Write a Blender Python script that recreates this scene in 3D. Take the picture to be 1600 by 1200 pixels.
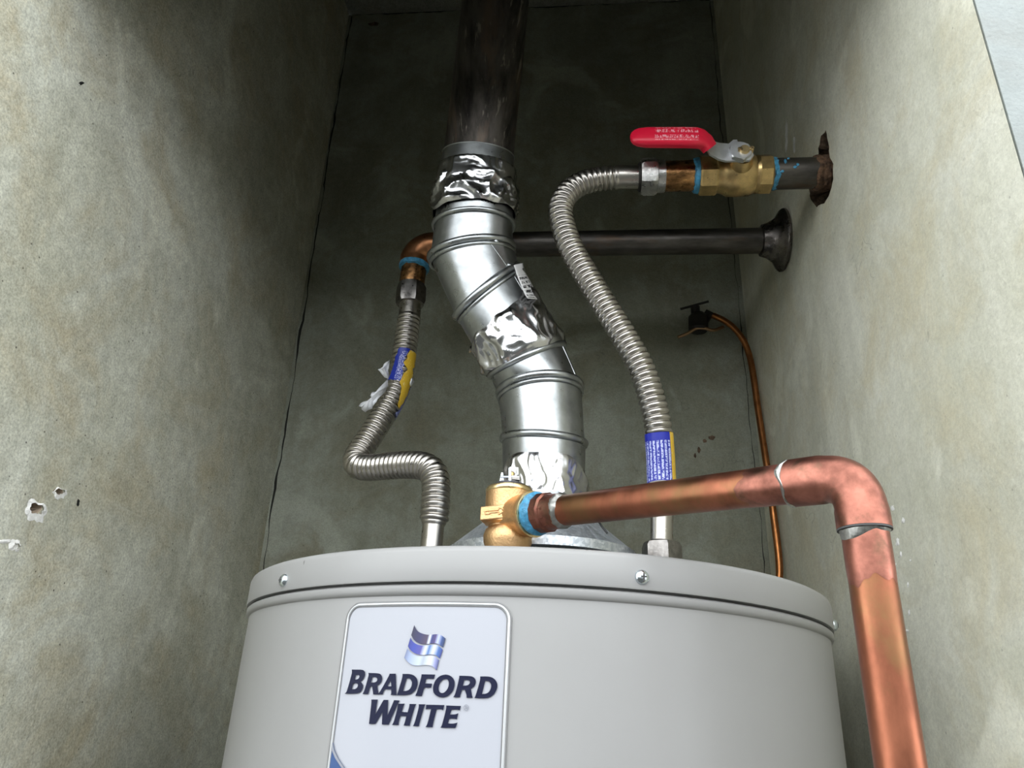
import bpy, bmesh, math, random
from mathutils import Vector, Matrix, noise
from mathutils.geometry import tessellate_polygon

for o in list(bpy.data.objects):
    bpy.data.objects.remove(o)
scene = bpy.context.scene
COL = scene.collection
random.seed(7)
V = Vector

# ------------------------------------------------------------------ camera
CAM_H = 1.40                       # lens height above the floor
FPX = 1180.0                       # focal length in pixels of the 1600 px wide frame
PITCH, YAW, ROLL = math.radians(23.2), math.radians(5.2), math.radians(2.04)
CAM = V((0, 0, CAM_H))
FW = V((-math.sin(YAW) * math.cos(PITCH), math.cos(YAW) * math.cos(PITCH), math.sin(PITCH)))
_r0 = V((math.cos(YAW), math.sin(YAW), 0)); _u0 = _r0.cross(FW)
RT = _r0 * math.cos(ROLL) + _u0 * math.sin(ROLL)
UP = -_r0 * math.sin(ROLL) + _u0 * math.cos(ROLL)
cd = bpy.data.cameras.new('camera'); cam = bpy.data.objects.new('camera', cd); COL.objects.link(cam)
cd.sensor_fit = 'HORIZONTAL'; cd.sensor_width = 36.0; cd.lens = 36.0 * FPX / 1600.0
cd.clip_start = 0.01
cam.matrix_world = Matrix(((RT.x, UP.x, -FW.x, CAM.x), (RT.y, UP.y, -FW.y, CAM.y), (RT.z, UP.z, -FW.z, CAM.z), (0, 0, 0, 1)))
scene.camera = cam

# ------------------------------------------------------------------ light: overcast sky through the open front
world = bpy.data.worlds.new('overcast_sky'); scene.world = world; world.use_nodes = True
bg = world.node_tree.nodes['Background']
bg.inputs[0].default_value = (0.93, 0.97, 1.0, 1); bg.inputs[1].default_value = 1.0
vs = scene.view_settings
vs.view_transform = 'Standard'; vs.look = 'None'; vs.gamma = 1.0; vs.use_curve_mapping = False
vs.exposure = 1.97

# ------------------------------------------------------------------ measuring helpers
def ray(px, py): return FW + RT * ((px - 800) / FPX) - UP * ((py - 600) / FPX)
def atY(px, py, Y): r = ray(px, py); return CAM + r * (Y / r.y)
def atX(px, py, X): r = ray(px, py); return CAM + r * (X / r.x)
def atD(px, py, D): return CAM + ray(px, py) * D
def mm(w, P): return w / FPX * (P - CAM).dot(FW)           # width in px at point P -> metres
def proj(P):
    d = P - CAM; z = d.dot(FW); return 800 + FPX * d.dot(RT) / z, 600 - FPX * d.dot(UP) / z

# ------------------------------------------------------------------ materials
def new_mat(name):
    m = bpy.data.materials.new(name); m.use_nodes = True
    nt = m.node_tree; b = nt.nodes['Principled BSDF']
    return m, nt, b
def N(nt, t, **kw):
    n = nt.nodes.new(t)
    for k, v in kw.items():
        if k.startswith('i_'): n.inputs[k[2:]].default_value = v
        else: setattr(n, k, v)
    return n
def L(nt, a, b): nt.links.new(a, b)
def noise_tex(nt, co, scale, detail=4, rough=.55, dist=0.0):
    n = N(nt, 'ShaderNodeTexNoise'); n.inputs['Scale'].default_value = scale; n.inputs['Detail'].default_value = detail
    n.inputs['Roughness'].default_value = rough; n.inputs['Distortion'].default_value = dist
    if co is not None: L(nt, co, n.inputs['Vector'])
    return n.outputs['Fac']
def ramp(nt, fac, a, b, lo=0.0, hi=1.0):
    r = N(nt, 'ShaderNodeValToRGB'); L(nt, fac, r.inputs[0])
    e = r.color_ramp.elements; e[0].position = a; e[1].position = b
    e[0].color = (lo,) * 3 + (1,); e[1].color = (hi,) * 3 + (1,)
    return r.outputs[0]
def mix(nt, fac, a, b, mode='MIX'):
    m = N(nt, 'ShaderNodeMix', data_type='RGBA', blend_type=mode)
    for s, v in ((m.inputs[0], fac), (m.inputs[6], a), (m.inputs[7], b)):
        if hasattr(v, 'links') or isinstance(v, bpy.types.NodeSocket): L(nt, v, s)
        else: s.default_value = v if isinstance(v, (int, float)) else (tuple(v) + (1,))[:4]
    return m.outputs[2]
def math_n(nt, op, a, b=None):
    m = N(nt, 'ShaderNodeMath', operation=op)
    for i, v in enumerate((a, b)):
        if v is None: continue
        if isinstance(v, (int, float)): m.inputs[i].default_value = v
        else: L(nt, v, m.inputs[i])
    return m.outputs[0]
def bump(nt, b, h, strength=.3, dist=.001):
    n = N(nt, 'ShaderNodeBump'); n.inputs['Strength'].default_value = strength; n.inputs['Distance'].default_value = dist
    L(nt, h, n.inputs['Height']); L(nt, n.outputs[0], b.inputs['Normal'])
def pos(nt): return N(nt, 'ShaderNodeNewGeometry').outputs['Position']
def objco(nt): return N(nt, 'ShaderNodeTexCoord').outputs['Object']
def scaled(nt, co, s, rot=(0, 0, 0)):
    m = N(nt, 'ShaderNodeMapping'); m.inputs['Scale'].default_value = s; m.inputs['Rotation'].default_value = rot
    L(nt, co, m.inputs['Vector']); return m.outputs[0]

def plain(name, col, rough=.5, metal=0.0, bumps=None, var=0.0, vscale=40, spec=.5):
    m, nt, b = new_mat(name)
    b.inputs['Roughness'].default_value = rough; b.inputs['Metallic'].default_value = metal
    b.inputs['Specular IOR Level'].default_value = spec
    co = pos(nt)
    c = tuple(col)
    if var:
        f = ramp(nt, noise_tex(nt, co, vscale, 5), .35, .65)
        L(nt, mix(nt, f, tuple(x * (1 - var) for x in c), tuple(min(1, x * (1 + var)) for x in c)), b.inputs['Base Color'])
    else:
        b.inputs['Base Color'].default_value = c + (1,)
    if bumps: bump(nt, b, noise_tex(nt, co, bumps[0], 4), bumps[1], bumps[2])
    return m

def concrete(name, base, light, stain, specks=.6, streak=.3, seed=0.0, gr=.25):
    m, nt, b = new_mat(name)
    co = N(nt, 'ShaderNodeMapping'); co.inputs['Location'].default_value = (seed, seed * 1.7, seed * .6)
    L(nt, pos(nt), co.inputs['Vector']); co = co.outputs[0]
    big = ramp(nt, noise_tex(nt, co, 6.5, 8, .66, .4), .40, .60)
    c = mix(nt, big, base, light)
    st = ramp(nt, noise_tex(nt, co, 8.5, 8, .7, .6), .47, .66, 0, .85)
    c = mix(nt, st, c, stain)
    sk = ramp(nt, noise_tex(nt, scaled(nt, co, (26, 26, 2.6)), 1.0, 5, .6), .42, .7, 0, streak)
    c = mix(nt, sk, c, tuple(x * .62 for x in base))
    pale = ramp(nt, noise_tex(nt, co, 7.5, 4, .55, .9), .58, .66, 0, .5)
    c = mix(nt, pale, c, tuple(min(1, x * 1.22) for x in light))
    fine = ramp(nt, noise_tex(nt, co, 420, 4, .75), .36, .60, 1.06 - 1.5 * gr, 1.06)
    grit = ramp(nt, noise_tex(nt, co, 95, 6, .75, .3), .36, .62, 1.05 - gr, 1.05)
    c = mix(nt, 1.0, c, grit, 'MULTIPLY')
    c = mix(nt, 1.0, c, fine, 'MULTIPLY')
    vo = N(nt, 'ShaderNodeTexVoronoi'); vo.inputs['Scale'].default_value = 95; L(nt, co, vo.inputs['Vector'])
    sp = ramp(nt, vo.outputs['Distance'], .05, .11, 1, 0)
    gate = ramp(nt, noise_tex(nt, co, 22, 2), .46, .56, 0, specks)
    c = mix(nt, math_n(nt, 'MULTIPLY', sp, gate), c, (.05, .045, .035))
    # hairline scratches
    wv = noise_tex(nt, co, 13, 3, .5, .4)
    hl = ramp(nt, math_n(nt, 'ABSOLUTE', math_n(nt, 'SUBTRACT', wv, .5)), .0, .0022, 1, 0)
    hg = ramp(nt, noise_tex(nt, co, 7, 2), .6, .68, 0, .45)
    c = mix(nt, math_n(nt, 'MULTIPLY', hl, hg), c, (.10, .095, .08))
    L(nt, c, b.inputs['Base Color'])
    b.inputs['Roughness'].default_value = .8; b.inputs['Specular IOR Level'].default_value = .25
    h = math_n(nt, 'ADD', noise_tex(nt, co, 260, 4, .6), math_n(nt, 'MULTIPLY', noise_tex(nt, co, 16, 4), 3.0))
    bump(nt, b, h, .45, .0012)
    return m

def metal(name, col, rough, var=.25, vscale=30, rvar=.12, bscale=200, bstr=.1, dirt=None, stretch=(1, 1, 1)):
    m, nt, b = new_mat(name)
    co = scaled(nt, pos(nt), stretch)
    b.inputs['Metallic'].default_value = 1.0
    n1 = noise_tex(nt, co, vscale, 6, .6)
    c = mix(nt, ramp(nt, n1, .35, .65), tuple(x * (1 - var) for x in col), tuple(min(1, x * (1 + var * .5)) for x in col))
    if dirt:
        d = ramp(nt, noise_tex(nt, co, vscale * .7, 7, .65, .5), dirt[1], dirt[1] + .15, 0, dirt[2])
        c = mix(nt, d, c, dirt[0])
    L(nt, c, b.inputs['Base Color'])
    r = ramp(nt, noise_tex(nt, co, vscale * 1.7, 4), .3, .7, max(.02, rough - rvar), rough + rvar)
    L(nt, r, b.inputs['Roughness'])
    bump(nt, b, noise_tex(nt, co, bscale, 3), bstr, .0006)
    return m

M = {}
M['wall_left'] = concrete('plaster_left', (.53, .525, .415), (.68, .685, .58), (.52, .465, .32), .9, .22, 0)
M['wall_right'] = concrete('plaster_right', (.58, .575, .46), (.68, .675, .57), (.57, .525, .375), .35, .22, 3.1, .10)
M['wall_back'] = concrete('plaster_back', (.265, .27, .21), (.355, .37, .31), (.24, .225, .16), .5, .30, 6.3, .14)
M['wall_front'] = concrete('plaster_front', (.28, .305, .295), (.325, .35, .34), (.29, .30, .28), .15, .05, 9.0, .05)
M['ceiling'] = concrete('plaster_ceiling', (.26, .265, .23), (.30, .305, .27), (.26, .25, .20), .3, .0, 1.4)
M['floor'] = concrete('paving', (.06, .06, .056), (.08, .08, .075), (.06, .056, .05), .3, .0, 2.4)
M['sky_blocker'] = concrete('sky_blocker_plaster', (.12, .125, .11), (.15, .155, .14), (.12, .115, .095), .2, .2, 4.4)
M['plaster_white'] = plain('broken_plaster', (.85, .84, .80), .9, bumps=(300, .6, .002), var=.12, vscale=150)
M['plaster_hole'] = plain('plaster_core', (.34, .27, .20), .95, bumps=(250, .7, .002), var=.3, vscale=120)
M['rust_hole'] = plain('rusty_mortar', (.13, .085, .055), .95, bumps=(260, 1, .003), var=.5, vscale=110)
M['rust_crust'] = plain('rust_crust', (.11, .06, .032), .9, bumps=(320, 1, .002), var=.5, vscale=170)
M['crack'] = plain('crack_shade', (.020, .019, .016), .95)  # near-black tone standing in for shade inside the wall cracks
M['galv'] = metal('galvanized_steel', (.43, .448, .452), .32, .20, 45, .07, 12, .05)
def spangle():
    m, nt, b = new_mat('spangled_zinc')
    vo = N(nt, 'ShaderNodeTexVoronoi'); vo.inputs['Scale'].default_value = 420; L(nt, pos(nt), vo.inputs['Vector'])
    s = N(nt, 'ShaderNodeSeparateColor'); L(nt, vo.outputs['Color'], s.inputs[0])
    L(nt, mix(nt, s.outputs[0], (.42, .46, .50), (.66, .69, .72)), b.inputs['Base Color'])
    b.inputs['Metallic'].default_value = .85
    L(nt, ramp(nt, s.outputs[1], 0, 1, .32, .55), b.inputs['Roughness'])
    return m
M['zinc'] = spangle()
M['foil'] = metal('aluminium_foil', (.60, .60, .61), .21, .12, 40, .06, 90, .5)
M['stainless'] = metal('stainless_steel', (.50, .47, .43), .30, .12, 60, .05, 300, .05)
M['nut_steel'] = metal('nickel_plated_nut', (.62, .61, .59), .32, .2, 120, .08, 350, .25)
M['nut_dark'] = metal('dark_steel_nut', (.27, .255, .24), .34, .3, 120, .08, 350, .25)
M['black_iron'] = metal('black_iron', (.085, .075, .066), .5, .6, 55, .12, 180, .5, ((.19, .13, .09), .54, .75), (1, 1, .22))
def stack_mat():
    m = metal('sooty_iron', (.105, .092, .08), .46, .75, 55, .12, 180, .5, ((.19, .13, .09), .54, .75), (1, 1, .22))
    nt = m.node_tree; b = nt.nodes['Principled BSDF']; old = b.inputs['Base Color'].links[0].from_socket
    b.inputs['Metallic'].default_value = .7
    st = ramp(nt, noise_tex(nt, scaled(nt, pos(nt), (150, 150, 9)), 1.0, 3, .6, .3),      .60, .68, 0, .8)
    L(nt, mix(nt, st, old, (.34, .30, .25)), b.inputs['Base Color'])
    return m
M['stack'] = stack_mat()
M['black_pipe'] = metal('black_steel', (.125, .115, .105), .44, .45, 60, .1, 220, .4, ((.13, .08, .05), .55, .7), (.3, 1, 1))
M['flange'] = metal('worn_flange', (.20, .18, .165), .3, .4, 60, .1, 160, .3)
M['copper'] = metal('copper_tube', (.31, .115, .066), .38, .48, 34, .08, 160, .14, ((.23, .125, .058), .48, .85), (1, 1, .5))
M['copper_pink'] = metal('fluxed_copper', (.33, .135, .098), .38, .45, 60, .08, 160, .14, ((.14, .085, .055), .52, .9))
M['copper_dark'] = metal('aged_copper', (.42, .17, .06), .38, .3, 60, .1, 160, .2)
M['copper_fitting'] = metal('brown_copper_fitting', (.46, .21, .10), .36, .3, 60, .1, 200, .2)
M['bronze_nipple'] = metal('brown_brass_nipple', (.36, .19, .08), .34, .6, 150, .12, 260, .3, ((.85, .62, .38), .60, .7), (.6, 1, 1))
M['brass'] = metal('forged_brass', (.62, .44, .20), .34, .25, 90, .08, 240, .2)
M['bronze'] = metal('cast_bronze', (.66, .42, .21), .42, .12, 120, .05, 600, .5)
M['brass_ring'] = metal('bright_brass', (.78, .60, .32), .3, .15, 90, .06, 240, .1)
M['solder'] = metal('solder', (.36, .36, .335), .42, .3, 200, .1, 260, .6)
M['dope'] = plain('blue_thread_sealant', (.055, .26, .44), .35, bumps=(420, .8, .001), var=.3, vscale=260)
M['red_grip'] = None
M['zinc_plate'] = metal('zinc_plated_steel', (.74, .75, .76), .40, .12, 80, .06, 260, .08)
M['screw'] = metal('zinc_screw', (.66, .72, .76), .25, .1, 90, .05, 260, .05)
M['screw_dark'] = plain('screw_recess', (.06, .06, .06), .6, 0)
M['jacket'] = None
M['label_white'] = plain('label_white', (.405, .415, .455), .32, spec=.4)
M['ink_navy'] = plain('navy_ink', (.006, .008, .030), .45, spec=.2)
M['ink_grey'] = plain('grey_ink', (.25, .26, .30), .4)
M['ink_blue'] = plain('blue_ink', (.012, .06, .20), .35)
M['trim_dark'] = plain('label_trim_dark', (.20, .20, .20), .4)
M['trim_light'] = plain('label_trim_light', (.55, .56, .57), .3, .4)
M['paper'] = plain('torn_paper', (.74, .75, .78), .9, bumps=(260, .5, .001), var=.06, vscale=120)
M['dark_metal'] = plain('sooty_brass', (.022, .019, .016), .55, .3)
M['spring_cap'] = metal('relief_cap_steel', (.34, .32, .35), .4, .2)
M['tan_tube'] = metal('tan_copper_line', (.42, .27, .16), .45, .2)
M['wire'] = plain('black_wire', (.012, .012, .012), .5)

def jacket_mat():
    m, nt, b = new_mat('grey_white_enamel')
    co = pos(nt)
    c = mix(nt, ramp(nt, noise_tex(nt, co, 9, 4), .35, .65), (.305, .302, .296), (.32, .318, .313))
    vo = N(nt, 'ShaderNodeTexVoronoi'); vo.inputs['Scale'].default_value = 60
    L(nt, scaled(nt, co, (1, 1, .45)), vo.inputs['Vector'])
    sp = ramp(nt, vo.outputs['Distance'], .03, .07, 1, 0)
    gate = ramp(nt, noise_tex(nt, co, 20, 2), .60, .66, 0, .75)
    c = mix(nt, math_n(nt, 'MULTIPLY', sp, gate), c, (.10, .10, .09))
    L(nt, c, b.inputs['Base Color'])
    b.inputs['Roughness'].default_value = .38; b.inputs['Specular IOR Level'].default_value = .45
    bump(nt, b, noise_tex(nt, co, 420, 2), .03, .0005)
    return m
M['jacket'] = jacket_mat()

def print_mat(name, base, ink, rows, along, amount=.5, u0=0.0, u1=1.0, v0=0.0, v1=1.0, rough=.35, horizontal=False):
    """flat small print: rows of unreadable type in UV space"""
    m, nt, b = new_mat(name)
    uv = N(nt, 'ShaderNodeUVMap').outputs[0]
    s = N(nt, 'ShaderNodeSeparateXYZ'); L(nt, uv, s.inputs[0])
    u, v = (s.outputs[1], s.outputs[0]) if horizontal else (s.outputs[0], s.outputs[1])
    row = math_n(nt, 'FRACT', math_n(nt, 'MULTIPLY', u, float(rows)))
    rid = math_n(nt, 'FLOOR', math_n(nt, 'MULTIPLY', u, float(rows)))
    inrow = math_n(nt, 'MULTIPLY', math_n(nt, 'GREATER_THAN', row, .22), math_n(nt, 'LESS_THAN', row, .80))
    cv = N(nt, 'ShaderNodeCombineXYZ'); L(nt, math_n(nt, 'MULTIPLY', v, float(along)), cv.inputs[0]); L(nt, math_n(nt, 'MULTIPLY', rid, 7.3), cv.inputs[1])
    L(nt, math_n(nt, 'MULTIPLY', row, 1.6), cv.inputs[2])
    ch = noise_tex(nt, cv.outputs[0], 1.0, 2, .7)
    f = math_n(nt, 'MULTIPLY', inrow, math_n(nt, 'GREATER_THAN', ch, 1 - amount))
    for a, lo, hi in ((u, u0, u1), (v, v0, v1)):
        f = math_n(nt, 'MULTIPLY', f, math_n(nt, 'MULTIPLY', math_n(nt, 'GREATER_THAN', a, lo), math_n(nt, 'LESS_THAN', a, hi)))
    L(nt, mix(nt, f, base, ink), b.inputs['Base Color'])
    b.inputs['Roughness'].default_value = rough
    return m
M['blue_label'] = print_mat('blue_printed_label', (.015, .025, .36), (.55, .60, .85), 9, 34, .54, .0, 1, .02, .84)
M['blue_label_torn'] = print_mat('blue_torn_label', (.012, .03, .33), (.50, .55, .80), 7, 26, .5, .48, .95, .05, .9)
M['yellow_label'] = print_mat('yellow_label', (.72, .46, .035), (.80, .62, .22), 5, 14, .4)
M['flue_sticker'] = print_mat('duct_sticker', (.60, .59, .58), (.03, .03, .03), 9, 9, .55, .30, .95, .12, .88, .6, True)
M['red_grip'] = print_mat('red_vinyl_grip', (.74, .010, .045), (.85, .36, .42), 6, 60, .49, .16, .74, .30, .82, .32, True)

# ------------------------------------------------------------------ geometry builders: each returns (verts, faces)
def join(*gs):
    v, f = [], []
    for gv, gf in gs:
        o = len(v); v += gv; f += [tuple(i + o for i in q) for q in gf]
    return v, f
def basis(t, hint=None):
    t = t.normalized(); h = hint or V((0, 0, 1))
    if abs(t.dot(h)) > .97: h = V((0, 1, 0))
    a = (h - t * h.dot(t)).normalized()
    return a, t.cross(a)
def loft(rings, closed=True, cap0=True, cap1=True):
    n = len(rings[0]); v = [p for r in rings for p in r]; f = []
    for i in range(len(rings) - 1):
        for j in range(n if closed else n - 1):
            k = (j + 1) % n
            f.append((i * n + j, i * n + k, (i + 1) * n + k, (i + 1) * n + j))
    if closed and cap0: f.append(tuple(range(n))[::-1])
    if closed and cap1: f.append(tuple((len(rings) - 1) * n + j for j in range(n)))
    return v, f
def lathe(prof, O, axis, segs=48, hint=None, cap0=True, cap1=True):
    """prof: (radius, distance along axis)"""
    a, b = basis(axis, hint); t = axis.normalized(); rings = []
    for r, h in prof:
        rings.append([O + t * h + (a * math.cos(q) + b * math.sin(q)) * max(r, 1e-5) for q in (2 * math.pi * k / segs for k in range(segs))])
    return loft(rings, True, cap0, cap1)
def hexnut(O, axis, h, r, ch=.1, hint=None, rot=0.0):
    a, b = basis(axis, hint); t = axis.normalized(); rings = []
    rc = r * math.cos(math.pi / 6)
    for d, k in ((0, 1), (h * ch * 1.3, 0), (h * (1 - ch * 1.3), 0), (h, 1)):
        ring = []
        for i in range(36):
            q = 2 * math.pi * i / 36 + rot
            hx = rc / math.cos(((q - rot) % (math.pi / 3)) - math.pi / 6)
            rr = min(hx, rc * 1.03) if k else hx
            ring.append(O + t * d + (a * math.cos(q) + b * math.sin(q)) * rr)
        rings.append(ring)
    return loft(rings)
def spline(pts, n):
    """Catmull-Rom through pts, resampled to n points evenly by length"""
    P = [pts[0] * 2 - pts[1]] + list(pts) + [pts[-1] * 2 - pts[-2]]; d = []
    for i in range(1, len(P) - 2):
        for k in range(24):
            t = k / 24; p0, p1, p2, p3 = P[i - 1:i + 3]
            d.append(.5 * ((2 * p1) + (p2 - p0) * t + (2 * p0 - 5 * p1 + 4 * p2 - p3) * t * t + (3 * p1 - p0 - 3 * p2 + p3) * t ** 3))
    d.append(P[-2])
    return resample(d, n)
def resample(d, n):
    s = [0]
    for i in range(1, len(d)): s.append(s[-1] + (d[i] - d[i - 1]).length)
    out, j = [], 0
    for k in range(n):
        q = s[-1] * k / (n - 1)
        while j < len(s) - 2 and s[j + 1] < q: j += 1
        w = (q - s[j]) / max(1e-9, s[j + 1] - s[j]); out.append(d[j].lerp(d[j + 1], min(1, max(0, w))))
    return out
def length(d): return sum((d[i] - d[i - 1]).length for i in range(1, len(d)))
def tangents(p):
    return [(p[min(i + 1, len(p) - 1)] - p[max(i - 1, 0)]).normalized() for i in range(len(p))]
def sweep(p, rad, segs=20, cap=True, closed_path=False):
    T = tangents(p); a, b = basis(T[0]); rings = []
    for i, c in enumerate(p):
        t = T[i]; a = (a - t * a.dot(t)).normalized(); b = t.cross(a)
        r = rad(i) if callable(rad) else rad
        rings.append([c + (a * math.cos(q) + b * math.sin(q)) * r for q in (2 * math.pi * k / segs for k in range(segs))])
    if closed_path: rings.append(rings[0])
    return loft(rings, True, cap and not closed_path, cap and not closed_path)
def box(c, ax, ay, az):
    """half-vectors ax, ay, az"""
    v = [c + ax * i + ay * j + az * k for i in (-1, 1) for j in (-1, 1) for k in (-1, 1)]
    return v, [(0, 1, 3, 2), (4, 6, 7, 5), (0, 4, 5, 1), (2, 3, 7, 6), (0, 2, 6, 4), (1, 5, 7, 3)]
def prism(poly, d):
    """extrude a 3D polygon by vector d"""
    n = len(poly); v = [p.copy() for p in poly] + [p + d for p in poly]
    tri = tessellate_polygon([poly])
    f = [tuple(t) for t in tri] + [tuple(i + n for i in t[::-1]) for t in tri]
    f += [(i, (i + 1) % n, n + (i + 1) % n, n + i) for i in range(n)]
    return v, f
def blob(c, r, seed, seg=10, flat=V((0, 0, 0))):
    """small irregular chip"""
    v, f = [], []
    bm = bmesh.new(); bmesh.ops.create_icosphere(bm, subdivisions=2, radius=1)
    for q in bm.verts:
        k = 1 + .45 * noise.noise(q.co * 1.6 + V((seed * 3.1, seed, 0)))
        v.append(c + V((q.co.x * r.x, q.co.y * r.y, q.co.z * r.z)) * k)
    f = [tuple(x.index for x in q.verts) for q in bm.faces]; bm.free()
    return v, f

# ------------------------------------------------------------------ object helpers
ROOT = {}
def tag(o, label=None, cat=None, group=None, kind=None):
    if label: o['label'] = label
    if cat: o['category'] = cat
    if group: o['group'] = group
    if kind: o['kind'] = kind
    return o
def mesh_obj(name, geo, mat, inv=None, smooth=35, uvs=None, normals=True):
    me = bpy.data.meshes.new(name)
    vv = [tuple(inv @ p) for p in geo[0]] if inv else [tuple(p) for p in geo[0]]
    me.from_pydata(vv, [], [tuple(q) for q in geo[1]])
    mats = mat if isinstance(mat, (list, tuple)) else [mat]
    for m in mats: me.materials.append(m)
    if uvs:
        ul = me.uv_layers.new(name='UVMap')
        for lp in me.loops: ul.data[lp.index].uv = uvs[lp.vertex_index]
    if normals:
        bm = bmesh.new(); bm.from_mesh(me); bmesh.ops.recalc_face_normals(bm, faces=bm.faces); bm.to_mesh(me); bm.free()
    if smooth:
        me.polygons.foreach_set('use_smooth', [True] * len(me.polygons)); me.set_sharp_from_angle(angle=math.radians(smooth))
    me.update()
    o = bpy.data.objects.new(name, me); COL.objects.link(o)
    return o
def thing(name, label, cat, loc, group=None, rot=None):
    o = bpy.data.objects.new(name, None); COL.objects.link(o); o.empty_display_size = .02
    mw = Matrix.Translation(loc)
    if rot: mw = mw @ rot.to_4x4()
    o.matrix_world = mw; ROOT[o.name] = mw.inverted()
    return tag(o, label, cat, group)
def part(name, geo, mat, parent, smooth=35, label=None, uvs=None, normals=True):
    inv = ROOT[parent.name]
    o = mesh_obj(name, geo, mat, inv, smooth, uvs, normals); o.parent = parent
    ROOT[o.name] = inv                                   # parts sit at their thing's origin
    if label: o['label'] = label
    return o
def solo(name, geo, mat, label, cat, loc, group=None, smooth=35, uvs=None):
    inv = Matrix.Translation(-loc)
    o = mesh_obj(name, geo, mat, inv, smooth, uvs); o.location = loc
    ROOT[o.name] = inv
    return tag(o, label, cat, group)

# ================================================================== THE SETTING
XL, XR, YB, YF = -0.457, 0.268, 1.08, 0.389
ZC = CAM_H + 1.282          # closet ceiling
ZH = CAM_H + 0.615           # underside of the lintel over the opening

def jag(n, amp, seed, sc=9.0):
    return [amp * (noise.noise(V((seed, i * sc / n, .3))) + .6 * noise.noise(V((seed + 5, i * sc * 4 / n, .7)))) for i in range(n + 1)]

def wall_with_holes(name, poly2d, to3, holes, mat, holemats, inward, smooth=0):
    """poly2d outline and hole loops in wall coordinates; holes: (loop, depth, [rim loop], matindex).  A real pit is built behind each hole."""
    bm = bmesh.new(); edges = []
    def loop(pts):
        vs_ = [bm.verts.new(to3(*p)) for p in pts]
        es = [bm.edges.new((vs_[i], vs_[(i + 1) % len(vs_)])) for i in range(len(vs_))]
        return vs_, es
    _, e = loop(poly2d); edges += e
    hv = []
    for h in holes:
        vs_, e = loop(h[0]); edges += e; hv.append(vs_)
    bmesh.ops.triangle_fill(bm, use_beauty=True, use_dissolve=False, edges=edges)
    for f in bm.faces: f.material_index = 0
    for (pts, depth, mi), vs_ in zip(holes, hv):
        c = sum((v.co for v in vs_), V()) / len(vs_); prev = vs_
        for k, (s, dd) in enumerate(((.82, .35), (.62, .8), (.4, 1.0))):
            ring = []
            for i, v0 in enumerate(vs_):
                p = c.lerp(v0.co, s * (1 + .12 * noise.noise(v0.co * 300 + V((k, 0, 0))))) + inward * depth * dd * (1 + .35 * noise.noise(v0.co * 220 + V((0, k * 3, 0))))
                ring.append(bm.verts.new(p))
            for i in range(len(ring)):
                j = (i + 1) % len(ring)
                f = bm.faces.new((prev[i], prev[j], ring[j], ring[i])); f.material_index = mi
            prev = ring
        f = bm.faces.new(prev); f.material_index = mi
    me = bpy.data.meshes.new(name)
    bmesh.ops.recalc_face_normals(bm, faces=bm.faces)
    bm.to_mesh(me); bm.free()
    for m in [mat] + holemats: me.materials.append(m)
    o = bpy.data.objects.new(name, me); COL.objects.link(o); o['kind'] = 'structure'
    ROOT[o.name] = Matrix.Identity(4)
    return o

def chip_loop(px, py, rx, ry, seed, X, n=22):
    """irregular loop on a side wall around a pixel, radii in px; returned as (y, z)"""
    out = []
    for i in range(n):
        q = 2 * math.pi * i / n
        k = 1 + .28 * noise.noise(V((math.cos(q) * 1.4 + seed, math.sin(q) * 1.4, seed))) + .18 * noise.noise(V((math.cos(q) * 4 + seed, math.sin(q) * 4, 1)))
        p = atX(px + rx * k * math.cos(q), py + ry * k * math.sin(q), X); out.append((p.y, p.z))
    return out

YFRONT = YF
# left wall with three knocked-out spots
Lh = [(chip_loop(55, 794, 11, 9, 1.3, XL), .012, 2), (chip_loop(91, 768, 8, 5, 2.9, XL), .008, 2), (chip_loop(24, 853, 5, 4, 4.1, XL), .005, 1)]
wall_left = wall_with_holes('wall_left', [(YFRONT, 0), (YB + .12, 0), (YB + .12, ZC + .06), (YFRONT, ZC + .06)],
                            lambda y, z: V((XL, y, z)), Lh, M['wall_left'], [M['plaster_white'], M['plaster_hole']], V((-1, 0, 0)))
def rim(name, parent, px, py, rx, ry, inner, seed, X, sgn, mat, th=.0012, irr=.4, n=26):
    """white broken plaster lip standing just proud round a hole"""
    out = []; ins = []
    for i in range(n):
        q = 2 * math.pi * i / n
        k = 1 + irr * noise.noise(V((math.cos(q) * 1.8 + seed, math.sin(q) * 1.8, seed * 2))) + .25 * noise.noise(V((math.cos(q) * 6 + seed, math.sin(q) * 6, 1)))
        p = atX(px + rx * k * math.cos(q), py + ry * k * math.sin(q), X); out.append(V((X + sgn * .0002, p.y, p.z)))
        if inner:
            p = atX(inner[0] + inner[2] * k * math.cos(q), inner[1] + inner[3] * k * math.sin(q), X)
        else: p = atX(px, py, X)
        ins.append(V((X + sgn * th * (1 + .6 * noise.noise(p * 400)), p.y, p.z)))
    v = out + ins; f = [(i, (i + 1) % n, n + (i + 1) % n, n + i) for i in range(n)]
    if not inner: f = [(i, (i + 1) % n, n + i) for i in range(n)]
    return part(name, (v, f), mat, parent, 0)
ROOT[wall_left.name] = Matrix.Identity(4)
rim('plaster_chip', wall_left, 55, 799, 15, 17, (55, 795, 9.5, 8), 1.3, XL, 1, M['plaster_white'])
rim('plaster_chip', wall_left, 92, 771, 11, 9, (91, 768, 7.5, 4.5), 2.9, XL, 1, M['plaster_white'])
rim('plaster_chip', wall_left, 23, 852, 9, 9, (24, 853, 5, 4), 4.1, XL, 1, M['plaster_white'])
rim('plaster_chip', wall_left, 6, 846, 14, 3.2, None, 5.1, XL, 1, M['plaster_white'])
rim('paint_scar', wall_left, 122, 785, 2.2, 5.5, None, 6.1, XL, 1, M['wire'], .0004)
rim('paint_scar', wall_left, 127, 130, 4, 2.6, None, 6.7, XL, 1, M['wire'], .0004)

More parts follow.
